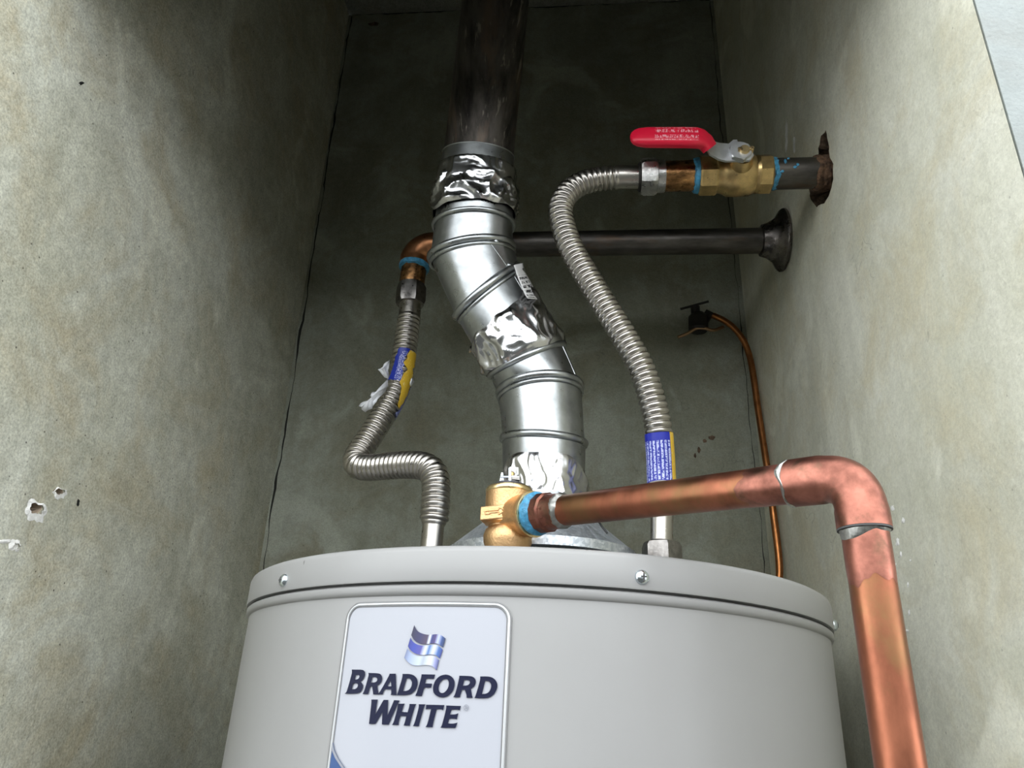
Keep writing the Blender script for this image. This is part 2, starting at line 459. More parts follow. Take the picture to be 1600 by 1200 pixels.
# right wall: ragged hole round the water pipe, dark gap behind the flange
VP = atY(1245, 271, atX(1287, 262, XR).y)      # water supply axis
VY, VZ = VP.y, VP.z
hole_px = [(1290, 203), (1294, 222), (1296, 243), (1302, 256), (1302, 280), (1297, 300), (1288, 318), (1276, 324), (1267, 312), (1264, 296), (1268, 282), (1266, 262), (1268, 247), (1278, 232), (1283, 212)]
def refine(pts, amp, seed, k=3):
    out = []
    for i, p in enumerate(pts):
        q = pts[(i + 1) % len(pts)]
        for j in range(k):
            t = j / k; w = amp * noise.noise(V((i + t, seed, 0)) * 2.3) if j else 0
            out.append((p[0] + (q[0] - p[0]) * t + w, p[1] + (q[1] - p[1]) * t + w * .6))
    return out
hl = [(atX(x, y, XR).y, atX(x, y, XR).z) for x, y in refine(hole_px, 3, 1.2)]
wall_right = wall_with_holes('wall_right', [(YFRONT, 0), (YB + .12, 0), (YB + .12, ZC + .06), (YFRONT, ZC + .06)],
                             lambda y, z: V((XR, y, z)), [(hl, .045, 1)], M['wall_right'], [M['rust_hole']], V((1, 0, 0)))
for i, (x, y, a, b) in enumerate([(1395, 794, 2.6, 4.2), (1412, 813, 3, 4.5), (1403, 846, 3, 7), (1408, 866, 1.8, 5), (1397, 894, 4, 8), (1419, 914, 1.2, 4.5), (1404, 962, 1.6, 5), (1421, 957, 1.6, 5), (1418, 986, 2.8, 2.6), (1400, 882, 1.2, 2), (1423, 876, 1.1, 2)]):
    rim('paint_fleck', wall_right, x, y, a, b, None, i * 1.7 + .3, XR, -1, M['plaster_white'], .0009, .5, 12)
for i, (x, y, a, b) in enumerate([(1229, 213, 2.2, 26), (1241, 226, 1.8, 14), (1276, 232, 4, 17)]):
    rim('scraped_plaster', wall_right, x, y, a, b, None, i * 2.7 + .9, XR, -1, M['plaster_white'] if i < 2 else M['wall_right'], .0008, .5, 20)

# back wall: a slab whose edges are broken away from the side walls and the ceiling, leaving the cracks
nj = 280
jl, jr, jt = jag(nj, .0030, 2.0, 26), jag(nj, .0036, 8.0, 22), jag(nj, .0040, 14.0, 12)
zt_ = ZC - .004
outl = [(XL + .0068 + jl[i] + .0010 * noise.noise(V((3, i * .9, 0))), zt_ * i / nj) for i in range(nj + 1)]
outt = [(XL + (XR - XL) * i / nj, zt_ + jt[i]) for i in range(2, nj - 1)]
outr = [(XR - .0075 + jr[i] + .0010 * noise.noise(V((9, i * .9, 0))), zt_ * i / nj) for i in range(nj, -1, -1)]
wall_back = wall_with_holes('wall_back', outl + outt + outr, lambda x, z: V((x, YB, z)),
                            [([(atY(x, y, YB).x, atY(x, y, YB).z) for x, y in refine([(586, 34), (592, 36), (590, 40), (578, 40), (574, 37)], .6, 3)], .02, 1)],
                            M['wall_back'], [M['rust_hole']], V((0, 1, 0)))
bm = bmesh.new(); bm.from_mesh(wall_back.data)
ge = [e for e in bm.edges if e.is_boundary]
r = bmesh.ops.extrude_edge_only(bm, edges=ge)
for v in [g for g in r['geom'] if isinstance(g, bmesh.types.BMVert)]: v.co.y += .06
bm.to_mesh(wall_back.data); bm.free()
# near-black strips paint shade into the cracks at both corners and the ceiling line
def crack(pts_in, pts_out, name='crack_shade_strip'):
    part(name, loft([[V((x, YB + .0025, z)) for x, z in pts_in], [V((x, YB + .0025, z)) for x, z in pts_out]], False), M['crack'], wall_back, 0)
def lip(pts, off, name='plaster_lip'):
    """strip of plaster still keyed to the side wall, leaving an uneven slit"""
    a = [V((x, YB + .0003, z)) for x, z in pts]; b = [V((off, YB + .0003, z)) for x, z in pts]
    part(name, loft([a, b], False), M['wall_back'], wall_back, 0)
wl = lambda k, s_, lo, hi: lo + hi * max(0, .35 + noise.noise(V((s_, k * .11, 0))) + .5 * noise.noise(V((s_, k * .43, 4))))
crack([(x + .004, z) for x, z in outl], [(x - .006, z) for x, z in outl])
lip([(max(XL + .0003, x - wl(k, 3, .0010, .0036)), z) for k, (x, z) in enumerate(outl)], XL)
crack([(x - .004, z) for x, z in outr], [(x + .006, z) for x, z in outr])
lip([(min(XR - .0003, x + wl(k, 7, .0005, .0016)), z) for k, (x, z) in enumerate(outr)], XR)
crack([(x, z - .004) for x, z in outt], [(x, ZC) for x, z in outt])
# chipped spot in the back plaster
for i, (x, y, a, b) in enumerate([(1112, 684, 5, 4), (1101, 689, 3, 3), (1092, 703, 2.5, 5), (1086, 712, 2, 4)]):
    p = atY(x, y, YB)
    part('plaster_scar', blob(V((p.x, YB, p.z)), V((mm(a, p), .0012, mm(b, p))), i + 2.0), M['rust_hole'], wall_back, 30)

def struct(name, geo, mat):
    o = mesh_obj(name, geo, mat, None, 0); o['kind'] = 'structure'; ROOT[o.name] = Matrix.Identity(4); return o
struct('ceiling', box(V(((XL + XR) / 2, (YF + YB) / 2 + .1, ZC + .05)), V(((XR - XL) / 2 + .05, 0, 0)), V((0, (YB - YF) / 2 + .1, 0)), V((0, 0, .05))), M['ceiling'])
struct('floor', box(V((0, -3.0, -.05)), V((5, 0, 0)), V((0, 4.3, 0)), V((0, 0, .05))), M['floor'])
struct('added_sky_blocker', box(V((0, -3.0, .9)), V((5, 0, 0)), V((0, .08, 0)), V((0, 0, .9))), M['sky_blocker'])  # unseen wall behind the camera, added to cut low sky light
# facade of the building either side of the closet and over it
fw_t = .12
def arris(x, sgn):
    """worn corner between closet wall and facade: slim rounded column of plaster"""
    return None
front = join(box(V((XL - 1.6, YF + fw_t / 2, 1.5)), V((1.6, 0, 0)), V((0, fw_t / 2, 0)), V((0, 0, 1.5))),
             box(V((XR + 1.6, YF + fw_t / 2, 1.5)), V((1.6, 0, 0)), V((0, fw_t / 2, 0)), V((0, 0, 1.5))),
             box(V(((XL + XR) / 2, YF + .02, (ZH + 3) / 2)), V(((XR - XL) / 2, 0, 0)), V((0, .02, 0)), V((0, 0, (3 - ZH) / 2))))
# the side walls stand just inside the facade blocks
front = ([V((p.x + (-.0015 if p.x < -.4 and abs(p.x - XL) < 1e-6 else .0015 if abs(p.x - XR) < 1e-6 else 0), p.y, p.z)) for p in front[0]], front[1])
struct('wall_front', front, M['wall_front'])

# ================================================================== WATER HEATER
HX, HY, TB, TC = -0.0371, 0.7258, 0.0106, 0.0234
RC, RJ = .255, .2515
nax = V((TB, TC, 1)).normalized()
e1 = (V((1, 0, 0)) - nax * nax.x).normalized(); e2 = nax.cross(e1)
Trot = Matrix((e1, e2, nax)).transposed()
tank0 = V((HX, HY, CAM_H)) - nax * (CAM_H / nax.z)
HT = CAM_H / nax.z                                    # local height of the camera level
TW = Matrix.Translation(tank0) @ Trot.to_4x4(); TI = TW.inverted()
heater = thing('water_heater', 'large round off-white enamelled tank water heater with printed front label', 'water heater', tank0, rot=Trot)
Zr, Zs = HT + .0880, HT + .0651                      # rim and seam, local
def tl(r, th, z): return TW @ V((r * math.cos(th), r * math.sin(th), z))
def tlathe(prof, segs=160, cap0=True, cap1=True):
    return lathe([(r, z) for r, z in prof], tank0, nax, segs, e1, cap0, cap1)
part('jacket', tlathe([(RJ - .01, .03), (RJ, .034), (RJ, Zs - .0085), (RJ + .0014, Zs - .0078), (RJ + .0026, Zs - .0058), (RJ + .0026, Zs - .0030), (RJ + .0012, Zs - .0016), (RJ - .003, Zs - .0010), (RJ - .004, Zs + .004)]), M['jacket'], heater, 40)
part('base_ring', tlathe([(RJ - .016, 0), (RJ - .012, 0), (RJ - .012, .034), (RJ - .02, .034)], 96), M['dark_metal'], heater)
part('top_cap', tlathe([(RC - .004, Zs + .0002), (RC - .0004, Zs), (RC, Zs + .0012), (RC, Zr - .0045), (RC - .0009, Zr - .0018), (RC - .0032, Zr - .0003), (RC - .008, Zr), (RC - .012, Zr - .001), (.02, Zr - .001)]), M['jacket'], heater, 40)
def cyl(px, py, R):
    """pixel -> (theta, z) on the tank's wall"""
    o = TI @ CAM; d = (TI.to_3x3() @ ray(px, py))
    a = d.x ** 2 + d.y ** 2; b = o.x * d.x + o.y * d.y; c = o.x ** 2 + o.y ** 2 - R * R
    t = (-b - math.sqrt(max(0, b * b - a * c))) / a; p = o + d * t
    return math.atan2(p.y, p.x), p.z
for px, py in ((444, 907), (1003, 902), (1300.5, 976)):
    th, z = cyl(px, py, RC)
    if px > 1200: th = math.radians(-15.5); z = Zs + .0062
    c = tl(RC - .001, th, z); n = (tl(RC + 1, th, z) - tl(RC, th, z)).normalized()
    s = part('screw', lathe([(.0046, 0), (.0047, .0012), (.0042, .0026), (.0030, .0036), (.0014, .0041), (.0001, .0042)], c, n, 24), M['screw'], heater, 50)
    a, b = basis(n, nax)
    part('cross_slot', join(box(c + n * .0040, a * .0019, b * .0005, n * .0004), box(c + n * .0040, b * .0019, a * .0005, n * .0004)), M['screw_dark'], s, 0)

# --- label
def lab(theta, z, lift): return tl(RJ + lift, theta, z)
thL = .5 * (cyl(533.5, 1040, RJ)[0] + cyl(517, 1160, RJ)[0]); thR = cyl(796, 1040, RJ)[0]; zT = .5 * (cyl(600, 941, RJ)[1] + cyl(740, 941, RJ)[1]); zB = zT - .215
rad = .0105
def label_outline(inset, n=10):
    t0, t1, z0, z1 = thL + inset / RJ, thR - inset / RJ, zB + inset, zT - inset; rr = max(.001, rad - inset); ra = rr / RJ; out = []
    for cx, cz, q0 in ((t1 - ra, z1 - rr, 0), (t0 + ra, z1 - rr, 90), (t0 + ra, z0 + rr, 180), (t1 - ra, z0 + rr, 270)):
        for k in range(n + 1):
            q = math.radians(q0 + 90 * k / n); out.append((cx + ra * math.cos(q), cz + rr * math.sin(q)))
    # subdivide the long runs so that the sheet follows the curve
    res = []
    for i, p in enumerate(out):
        q = out[(i + 1) % len(out)]; m = max(1, int(abs(q[0] - p[0]) / .02))
        for k in range(m): res.append((p[0] + (q[0] - p[0]) * k / m, p[1] + (q[1] - p[1]) * k / m))
    return res
def label_sheet(inset, lift, mat, name, parent):
    t0, t1, z0, z1 = thL + inset / RJ, thR - inset / RJ, zB + inset, zT - inset; rr = rad - inset
    zs = [z0 + rr * (1 - math.cos(math.pi / 2 * k / 8)) for k in range(9)]; zs = zs + [z0 + rr + (z1 - z0 - 2 * rr) * k / 6 for k in range(1, 6)] + [z0 + z1 - z for z in reversed(zs)]
    rings = []
    for z in zs:
        d = max(z0 + rr - z, z - (z1 - rr), 0); ins = (rr - math.sqrt(max(0, rr * rr - d * d))) / RJ
        rings.append([lab(t0 + ins + (t1 - t0 - 2 * ins) * k / 28, z, lift) for k in range(29)])
    return part(name, loft(rings, False), mat, parent, 60)
label = label_sheet(0, .0006, M['label_white'], 'label_panel', heater)
label['label'] = 'white front label with navy lettering and striped flag emblem'
def ribbon(inset, r, lift, mat, name):
    p = [lab(t, z, lift) for t, z in label_outline(inset)]
    T = []; n = len(p); rings = []
    for i in range(n):
        t = (p[(i + 1) % n] - p[i - 1]).normalized(); o = (TI @ p[i]); out = (Trot @ V((o.x, o.y, 0))).normalized(); b = t.cross(out)
        rings.append([p[i] + out * math.cos(q) * r * .55 + b * math.sin(q) * r for q in (2 * math.pi * k / 8 for k in range(8))])
    rings.append(rings[0])
    return part(name, loft(rings, True, False, False), mat, label, 80)
ribbon(.0001, .00055, .0008, M['trim_dark'], 'label_edge')
ribbon(.0013, .0009, .0009, M['trim_light'], 'label_edge')
ribbon(.0025, .0003, .0010, M['trim_dark'], 'label_edge')

def traced(polys, ox, oy, sc, lift):
    """first polygon is the outline, the rest are counters; pixel tracings laid on the tank wall"""
    pp = [[V((x / sc + ox, y / sc + oy, 0)) for x, y in P] for P in polys]
    tri = tessellate_polygon(pp); flat = [p for P in pp for p in P]
    return [lab(*cyl(p.x, p.y, RJ), lift) for p in flat], [tuple(t) for t in tri]
def chaikin(P, k=1):
    """round off curves but keep sharp corners"""
    for _ in range(k):
        out = []; n = len(P)
        for i in range(n):
            a, b, c = V(P[i - 1]), V(P[i]), V(P[(i + 1) % n])
            if (b - a).length > 1e-6 and (c - b).length > 1e-6 and (b - a).angle(c - b) < math.radians(58):
                out += [tuple(b.lerp(a, .25)), tuple(b.lerp(c, .25))]
            else: out.append(tuple(b))
        P = out
    return P
A, B = (536, 1040, 12.5), (656, 1044, 12.5)
LET = [
 (A, [[(195,80),(400,82),(440,105),(458,150),(445,220),(410,280),(360,315),(400,345),(418,400),(405,460),(370,515),(310,545),(250,552),(55,550),(85,530),(105,490),(195,170),(200,120)],
      [(275,185),(330,183),(348,205),(338,240),(315,268),(255,280)], [(225,350),(295,347),(318,370),(312,410),(290,445),(250,462),(197,463)]]),
 (A, [[(515,145),(720,152),(768,180),(790,240),(775,315),(740,362),(690,390),(712,520),(722,566),(612,565),(605,500),(590,410),(555,410),(520,540),(510,562),(405,555),(440,490),(515,230),(525,175)],
      [(595,225),(665,228),(692,255),(688,300),(650,330),(570,335)]]),
 (A, [[(930,160),(1050,160),(1055,250),(1060,540),(1072,580),(950,575),(962,545),(960,470),(835,466),(800,535),(800,565),(695,565),(740,520),(920,200)], [(950,295),(965,408),(885,405)]]),
 (A, [[(1180,165),(1320,165),(1400,190),(1460,250),(1478,330),(1460,430),(1410,510),(1330,565),(1240,582),(1070,580),(1085,540),(1180,230)],
      [(1262,250),(1310,252),(1350,285),(1368,340),(1350,420),(1310,475),(1260,495),(1195,500)]]),
 (B, [[(50,122),(315,128),(290,210),(275,212),(145,205),(120,300),(255,305),(235,385),(105,380),(65,510),(55,548),(-75,540),(-50,505),(40,200)]]),
 (B, [[(500,125),(580,135),(650,180),(690,250),(695,330),(670,430),(610,510),(530,565),(440,578),(350,550),(285,490),(268,410),(285,310),(330,220),(400,155)],
      [(510,210),(560,225),(582,280),(575,360),(540,430),(490,480),(440,492),(400,470),(380,420),(385,350),(415,275),(460,230)]]),
 (B, [[(780,150),(990,155),(1060,175),(1100,230),(1105,290),(1075,360),(1005,405),(1030,540),(1042,582),(920,580),(925,540),(890,425),(835,425),(800,540),(795,572),(660,570),(700,520),(780,200)],
      [(880,232),(965,235),(992,265),(985,305),(940,340),(852,345)]]),
 (B, [[(1185,165),(1340,162),(1430,185),(1500,250),(1525,330),(1510,420),(1460,510),(1380,570),(1290,592),(1075,585),(1095,545),(1190,230)],
      [(1285,250),(1340,252),(1385,285),(1402,335),(1390,410),(1350,475),(1300,500),(1220,508)]]),
 (A, [[(575,665),(705,665),(690,700),(655,950),(815,670),(905,672),(890,970),(1010,700),(1015,675),(1130,685),(1095,730),(910,1155),(780,1150),(790,910),(655,1140),(530,1140),(580,720)]]),
 (A, [[(1095,745),(1225,745),(1205,780),(1165,905),(1280,912),(1315,790),(1315,750),(1450,752),(1420,800),(1325,1130),(1325,1175),(1200,1170),(1220,1130),(1255,990),(1140,985),(1105,1110),(1105,1160),(975,1160),(1010,1110),(1090,800)]]),
 (A, [[(1495,755),(1630,758),(1600,800),(1505,1140),(1500,1185),(1380,1180),(1410,1140),(1500,810)]]),
 (B, [[(140,715),(495,722),(465,830),(440,800),(345,800),(270,1090),(265,1155),(125,1150),(160,1105),(235,798),(165,792),(130,815)]]),
 (B, [[(525,730),(815,740),(790,830),(770,810),(630,810),(605,905),(700,905),(765,880),(730,1005),(700,985),(590,985),(560,1080),(680,1085),(750,1060),(705,1170),(415,1162),(445,1120),(530,790)]]),
]
for fr, polys in LET:
    part('letter', traced([chaikin(P, 2) for P in polys], *fr, .0013), M['ink_navy'], label, 0)
circ = lambda cx, cy, rx, ry, n=28: [(cx + rx * math.cos(2 * math.pi * k / n), cy + ry * math.sin(2 * math.pi * k / n)) for k in range(n)]
part('registered_mark', join(traced([circ(915, 770, 50, 60), circ(915, 770, 38, 47)], *B, .0013),
     traced([[(893, 800), (900, 742), (930, 742), (940, 760), (925, 772), (938, 802), (926, 802), (914, 776), (908, 776), (905, 800)]], *B, .0013)), M['ink_grey'], label, 0)
# flag emblem: three waving bands with a metallic printed blend
def flag_mat(name, stops):
    m, nt, b = new_mat(name)
    s = N(nt, 'ShaderNodeSeparateXYZ'); L(nt, N(nt, 'ShaderNodeUVMap').outputs[0], s.inputs[0])
    r = N(nt, 'ShaderNodeValToRGB'); L(nt, s.outputs[0], r.inputs[0]); el = r.color_ramp.elements
    el[0].position = stops[0][0]; el[0].color = stops[0][1] + (1,); el[1].position = stops[-1][0]; el[1].color = stops[-1][1] + (1,)
    for p_, c_ in stops[1:-1]: e_ = el.new(p_); e_.color = c_ + (1,)
    L(nt, r.outputs[0], b.inputs['Base Color']); b.inputs['Roughness'].default_value = .35
    return m
W_ = (.62, .66, .80)
FL = [([(410,100),(450,190),(520,260),(640,305),(760,318),(900,305),(1010,330),(1105,400)], [(342,325),(390,410),(460,475),(560,520),(680,525),(800,510),(920,515),(1050,605)],
       [(0, (.02, .02, .05)), (.3, (.03, .03, .10)), (.5, (.07, .05, .09)), (.56, W_), (.62, (.03, .04, .16)), (.72, (.07, .05, .16)), (.8, (.45, .50, .72)), (.9, (.03, .07, .22)), (1, (.02, .03, .08))]),
      ([(325,380),(380,470),(480,535),(620,560),(760,545),(900,545),(980,590),(1042,650)], [(270,570),(310,640),(400,715),(500,755),(620,768),(760,752),(880,770),(978,850)],
       [(0, (.03, .04, .22)), (.2, (.04, .06, .34)), (.4, (.08, .08, .30)), (.52, W_), (.62, (.06, .15, .38)), (.75, W_), (.88, (.05, .13, .36)), (1, (.03, .04, .20))]),
      ([(255,620),(310,690),(400,765),(500,795),(640,790),(760,785),(860,800),(960,885)], [(185,830),(290,940),(400,995),(520,1000),(640,992),(740,995),(820,1020),(905,1110)],
       [(0, (.16, .19, .32)), (.15, (.30, .36, .52)), (.45, (.48, .54, .72)), (.55, (.36, .40, .46)), (.75, W_), (.88, (.28, .30, .52)), (1, (.05, .06, .18))])]
for k, (top, bot, st) in enumerate(FL):
    sp = lambda pts: spline([V((x, y, 0)) for x, y in pts], 25)
    t_, b_ = sp(top), sp(bot); v = []; uv = []
    for i in range(25):
        for j in range(2):
            p = (t_[i], b_[i])[j]; v.append(lab(*cyl(p.x / 14.28 + 620, p.y / 14.28 + 970, RJ), .0013)); uv.append((i / 24, j))
    f = [(2 * i, 2 * i + 1, 2 * i + 3, 2 * i + 2) for i in range(24)]
    part('emblem_stripe', (v, f), flag_mat('emblem_band', st), label, 60, uvs=uv)
# blue swoosh at the foot of the label
sw = [(521.2, 1160), (525, 1172), (531, 1185), (541, 1200), (556, 1218), (580, 1240), (620, 1268), (660, 1285)]
tz = [cyl(x, y, RJ) for x, y in sw]; t00 = thL + .0026 / RJ; tz = [(max(t, t00 + .0005), z) for t, z in tz]
part('blue_swoosh', loft([[lab(t00, z, .0013) for t, z in tz], [lab(t, z, .0013) for t, z in tz]], False), M['ink_blue'], label, 60)
part('swoosh_edge', loft([[lab(max(t00, t - .009), z, .0017) for t, z in tz], [lab(t, z, .0017) for t, z in tz]], False), M['ink_grey'], label, 60)

TOPZ = lambda x, y: (tank0 + nax * (Zr - .001)).z - ((x - (tank0 + nax * Zr).x) * nax.x + (y - (tank0 + nax * Zr).y) * nax.y) / nax.z

# ================================================================== DRAFT HOOD AND VENT
FY = .728
hc = atY(846, 850, FY); hz = TOPZ(hc.x, FY)
hood = thing('draft_hood', 'spangled zinc cone draft hood on top of the water heater', 'draft hood', V((hc.x, FY, hz)))
zc_ = hc.z
part('cone', lathe([(.0445, .012 + zc_ + .030 - hz), (.0445, zc_ + .026 - hz), (.050, zc_ + .023 - hz), (.0880, zc_ - .009 - hz), (.0900, zc_ - .010 - hz), (.0900, zc_ - .018 - hz), (.087, zc_ - .018 - hz)], V((hc.x, FY, hz)), V((0, 0, 1)), 64, None, False, False), M['zinc'], hood, 40)
part('skirt_flange', lathe([(.055, 0), (.055, .004), (.045, .006), (.045, .012), (.0449, .0)], V((hc.x, FY, hz)), V((0, 0, 1)), 48, None, False, False), M['zinc'], hood)
for k in range(3):
    q = math.radians(90 + 120 * k); o = V((math.cos(q), math.sin(q), 0)); s = V((-o.y, o.x, 0))
    part('leg', box(V((hc.x, FY, (hz + zc_ - .012) / 2 + .001)) + o * .0865, o * .0006, s * .006, V((0, 0, (zc_ - .014 - hz) / 2))), M['zinc'], hood, 0)

def pair(l, r, Y=FY): return atY(l[0], l[1], Y), atY(r[0], r[1], Y)
def ring_pts(l, r, ry, n=72, k=1.0, tilt=0.0):
    """oval with its long axis from l to r and half-depth ry; tilt (deg) tips its front edge down"""
    c = (l + r) / 2; a = (r - l) / 2; q = math.radians(tilt); b = V((0, ry * math.cos(q), ry * math.sin(q)))
    return [c + (a * math.cos(q) + b * math.sin(q)) * k for q in (2 * math.pi * j / n for j in range(n))]
RV = .0432
VQ = {  # vent joints measured left/right, their depth and how far each joint plane tips forward
 'a': ((786, 800), (914, 797), FY, 4), 'b': ((784, 686), (916, 694), FY, 8), 'c': ((778, 618), (909, 604), FY - .002, -1), 'd': ((764, 589), (883, 537), FY - .006, 19),
 'e': ((712, 497), (812, 414), FY - .020, 26), 'f': ((671, 406), (803, 384), FY - .026, 13), 'g': ((677, 356), (804, 350), FY - .032, 10), 'h': ((682, 300), (804, 300), FY - .038, 13), 'i': ((692, 241), (803, 245), FY - .045, 20)}
VR = {k: pair(q[0], q[1], q[2]) for k, q in VQ.items()}
VT = {k: math.radians(q[3]) for k, q in VQ.items()}
VRY = {k: min(RV, (VR[k][1] - VR[k][0]).length / 2) for k in VR}
def vdeep(k): return V((0, VRY[k] * math.cos(VT[k]), VRY[k] * math.sin(VT[k])))
vent = thing('vent_connector', 'shiny galvanized jointed vent elbow wrapped with foil tape between hood and black stack', 'vent pipe', V((hc.x, FY, VR['a'][0].z)))
def gore(k0, k1, s0=1.0, s1=1.0, mid=0.0, n=72, m=7):
    (l0, r0), (l1, r1) = VR[k0], VR[k1]; rings = []
    for i in range(m + 1):
        t = i / m; b = 1 + mid * math.sin(math.pi * t); s = (s0 + (s1 - s0) * t) * b
        c = (l0 + r0).lerp(l1 + r1, t) / 2; a = (r0 - l0).lerp(r1 - l1, t) / 2; d = vdeep(k0).lerp(vdeep(k1), t)
        rings.append([c + (a * math.cos(q) + d * math.sin(q)) * s for q in (2 * math.pi * j / n for j in range(n))])
    return loft(rings, True, False, False)
def bead(k, r=.0036, s=1.0, dz=V((0, 0, 0))):
    l, rr = VR[k]; l, rr = l + dz, rr + dz
    p = ring_pts(l, rr, VRY[k], 72, s, math.degrees(VT[k])); c = (l + rr) / 2; nrm = (rr - l).cross(vdeep(k)).normalized(); rings = []
    for q in p:
        o = (q - c).normalized()
        rings.append([q + (o * math.cos(t) * r * .8 + nrm * math.sin(t) * r) for t in (2 * math.pi * j / 8 for j in range(8))])
    rings.append(rings[0])
    return loft(rings, True, False, False)
part('vent_section', gore('a', 'b', .985, .985), M['galv'], vent, 60)
part('elbow_gore', gore('b', 'c', .97, .985), M['galv'], vent, 60)
part('elbow_gore', gore('c', 'd', .965, .965, .01), M['galv'], vent, 60)
part('elbow_gore', gore('d', 'e', .965, .965), M['galv'], vent, 60)
part('elbow_gore', gore('e', 'f', .97, .975, .005), M['galv'], vent, 60)
part('elbow_gore', gore('f', 'g', .965, .955), M['galv'], vent, 60)
part('vent_collar', gore('g', 'i', .955, 1.0), M['galv'], vent, 60)
part('collar_lip', bead('i', .0008, 1.0), M['galv'], vent, 60)
for k, r in (('b', .0040), ('c', .0042), ('d', .0034), ('e', .0042), ('f', .0042), ('g', .0030)):
    l, rr = VR[k]; nrm = (rr - l).cross(vdeep(k)).normalized()
    if nrm.z < 0: nrm = -nrm
    part('bead', bead(k, r, .985), M['galv'], vent, 60)
    if k in 'cef': part('bead', bead(k, r * .6, .985, -nrm * .0065), M['galv'], vent, 60)

def foil(name, ka, kb, ta, tb, a0, a1, amp, seed, rib=0.0, n=150, m=26, lift=.0012):
    """crumpled tape on the loft between two joints; ta, tb give the edges along it as functions of the angle (deg, 0 = right, -90 = towards the opening)"""
    (l0, r0), (l1, r1) = VR[ka], VR[kb]; rings = []
    full = a1 - a0 >= 360
    cnt = n if full else n + 1
    for i in range(m + 1):
        ring = []
        for j in range(cnt):
            ang = a0 + (a1 - a0) * j / n; u = ta(ang) + (tb(ang) - ta(ang)) * i / m
            c0, c1 = (l0 + r0) / 2, (l1 + r1) / 2; A0, A1 = (r0 - l0) / 2, (r1 - l1) / 2; q = math.radians(ang)
            c = c0.lerp(c1, u); o = A0.lerp(A1, u) * math.cos(q) + vdeep(ka).lerp(vdeep(kb), u) * math.sin(q)
            s = V((math.cos(q) * 2.2, math.sin(q) * 2.2, u * 2.4 + seed))
            h = 1 - abs(noise.noise(s * .8)) * 2.6; h2 = 1 - abs(noise.noise(s * 1.9 + V((4, 1, 7)))) * 2.8
            edge = min(1.0, min(i, m - i) / 3 + .15)
            d = lift + amp * edge * (max(0, h) + .30 * max(0, h2) ** 1.5) + rib * (.5 + .5 * math.cos(ang * .62)) * max(0, 1 - i / m * 1.4)
            ring.append(c + o + o.normalized() * d)
        rings.append(ring)
    return part(name, loft(rings, full, False, False), M['foil'], vent, 38)
nz = lambda a, s, f=.06: noise.noise(V((math.cos(math.radians(a)) * 2, math.sin(math.radians(a)) * 2, s))) * f * 6
foil('foil_tape', 'i', 'h', lambda a: .38 + .02 * nz(a, 2), lambda a: 1.0 + .3 * nz(a, 4), 0, 360, .0012, 3.0, .0009)
foil('foil_tape', 'h', 'g', lambda a: -.30 + .35 * nz(a, 6), lambda a: .72 + .35 * nz(a, 1), 0, 360, .0042, 8.0, 0, lift=.0006)
foil('foil_tape', 'd', 'e', lambda a: .02 + .05 * nz(a, 7), lambda a: .62 + .25 * nz(a, 9) - .10 * math.cos(math.radians(a - 180)), 0, 360, .0040, 15.0, 0, lift=.0016)
def arch(a):
    d = abs(((a + 90 + 180) % 360) - 180)
    return .72 - .5 * max(0, (d - 25) / 65) ** 2 * .9
foil('foil_tape', 'a', 'b', lambda a: .05, lambda a: arch(a) + .05 * nz(a, 3), -175, -5, .0030, 22.0, 0, lift=.0010)
# lengthwise lap seams and rivets
def vent_pt(ka, kb, u, ang, lift=0.0):
    (l0, r0), (l1, r1) = VR[ka], VR[kb]; q = math.radians(ang)
    c = ((l0 + r0) / 2).lerp((l1 + r1) / 2, u); o = ((r0 - l0) / 2).lerp((r1 - l1) / 2, u) * math.cos(q) + vdeep(ka).lerp(vdeep(kb), u) * math.sin(q)
    return c + o + o.normalized() * lift, o.normalized()
for ka, kb, a0, a1 in (('e', 'f', -42, -62), ('d', 'e', -38, -38), ('c', 'd', -20, -20)):
    p = [vent_pt(ka, kb, .06 + .88 * k / 10, a0 + (a1 - a0) * k / 10, -.0016)[0] for k in range(11)]
    part('lap_seam', sweep(p, .0011, 8), M['galv'], vent, 60)
for ka, kb, u, a in (('e', 'f', .10, -38), ('d', 'e', .90, -33), ('e', 'f', .88, -50)):
    c, o = vent_pt(ka, kb, u, a, -.0016)
    part('rivet', lathe([(.0034, 0), (.0032, .0014), (.002, .0026), (.0002, .003)], c, o, 16), M['galv'], vent, 50)
# paper sticker peeling off the elbow
stk = [((803, 414), (817, 411)), ((806, 424), (820, 424)), ((810, 436), (826, 434)), ((815, 448), (832, 445)), ((820, 460), (840, 460)), ((824, 466), (846, 468))]
rows = []; uv = []
for i, (a, b) in enumerate(stk):
    row = []
    for k in range(7):
        t = k / 6; x, y = a[0] + (b[0] - a[0]) * t, a[1] + (b[1] - a[1]) * t
        row.append(atY(x, y, FY - .054 + .036 * t * t + (.006 * (.5 - abs(t - .5)) if i < 2 else 0))); uv.append((t, i / 5))
    rows.append(row)
g = loft(rows, False); o = part('paper_sticker', g, M['flue_sticker'], vent, 60, 'peeling white printed sticker', uv)
md = o.modifiers.new('thickness', 'SOLIDIFY'); md.thickness = .0003

# black stack up through the ceiling
lo0, lo1 = pair((696, 241), (800, 244), FY - .045); up0, up1 = pair((722, 0), (828, 0), FY - .085)
cl, cu = (lo0 + lo1) / 2, (up0 + up1) / 2; dr = cu - cl
rst = ((lo1 - lo0).length + (up1 - up0).length) / 4
def on(z): return cl + dr * ((z - cl.z) / dr.z)
st0 = on(cl.z - .03)
stack = solo('flue_stack', lathe([(rst, 0), (rst, (on(ZC + .03) - st0).length)], st0, dr, 64, None, False, False), M['stack'],
             'thick black sooty iron flue pipe rising to the dark ceiling', 'flue pipe', st0)

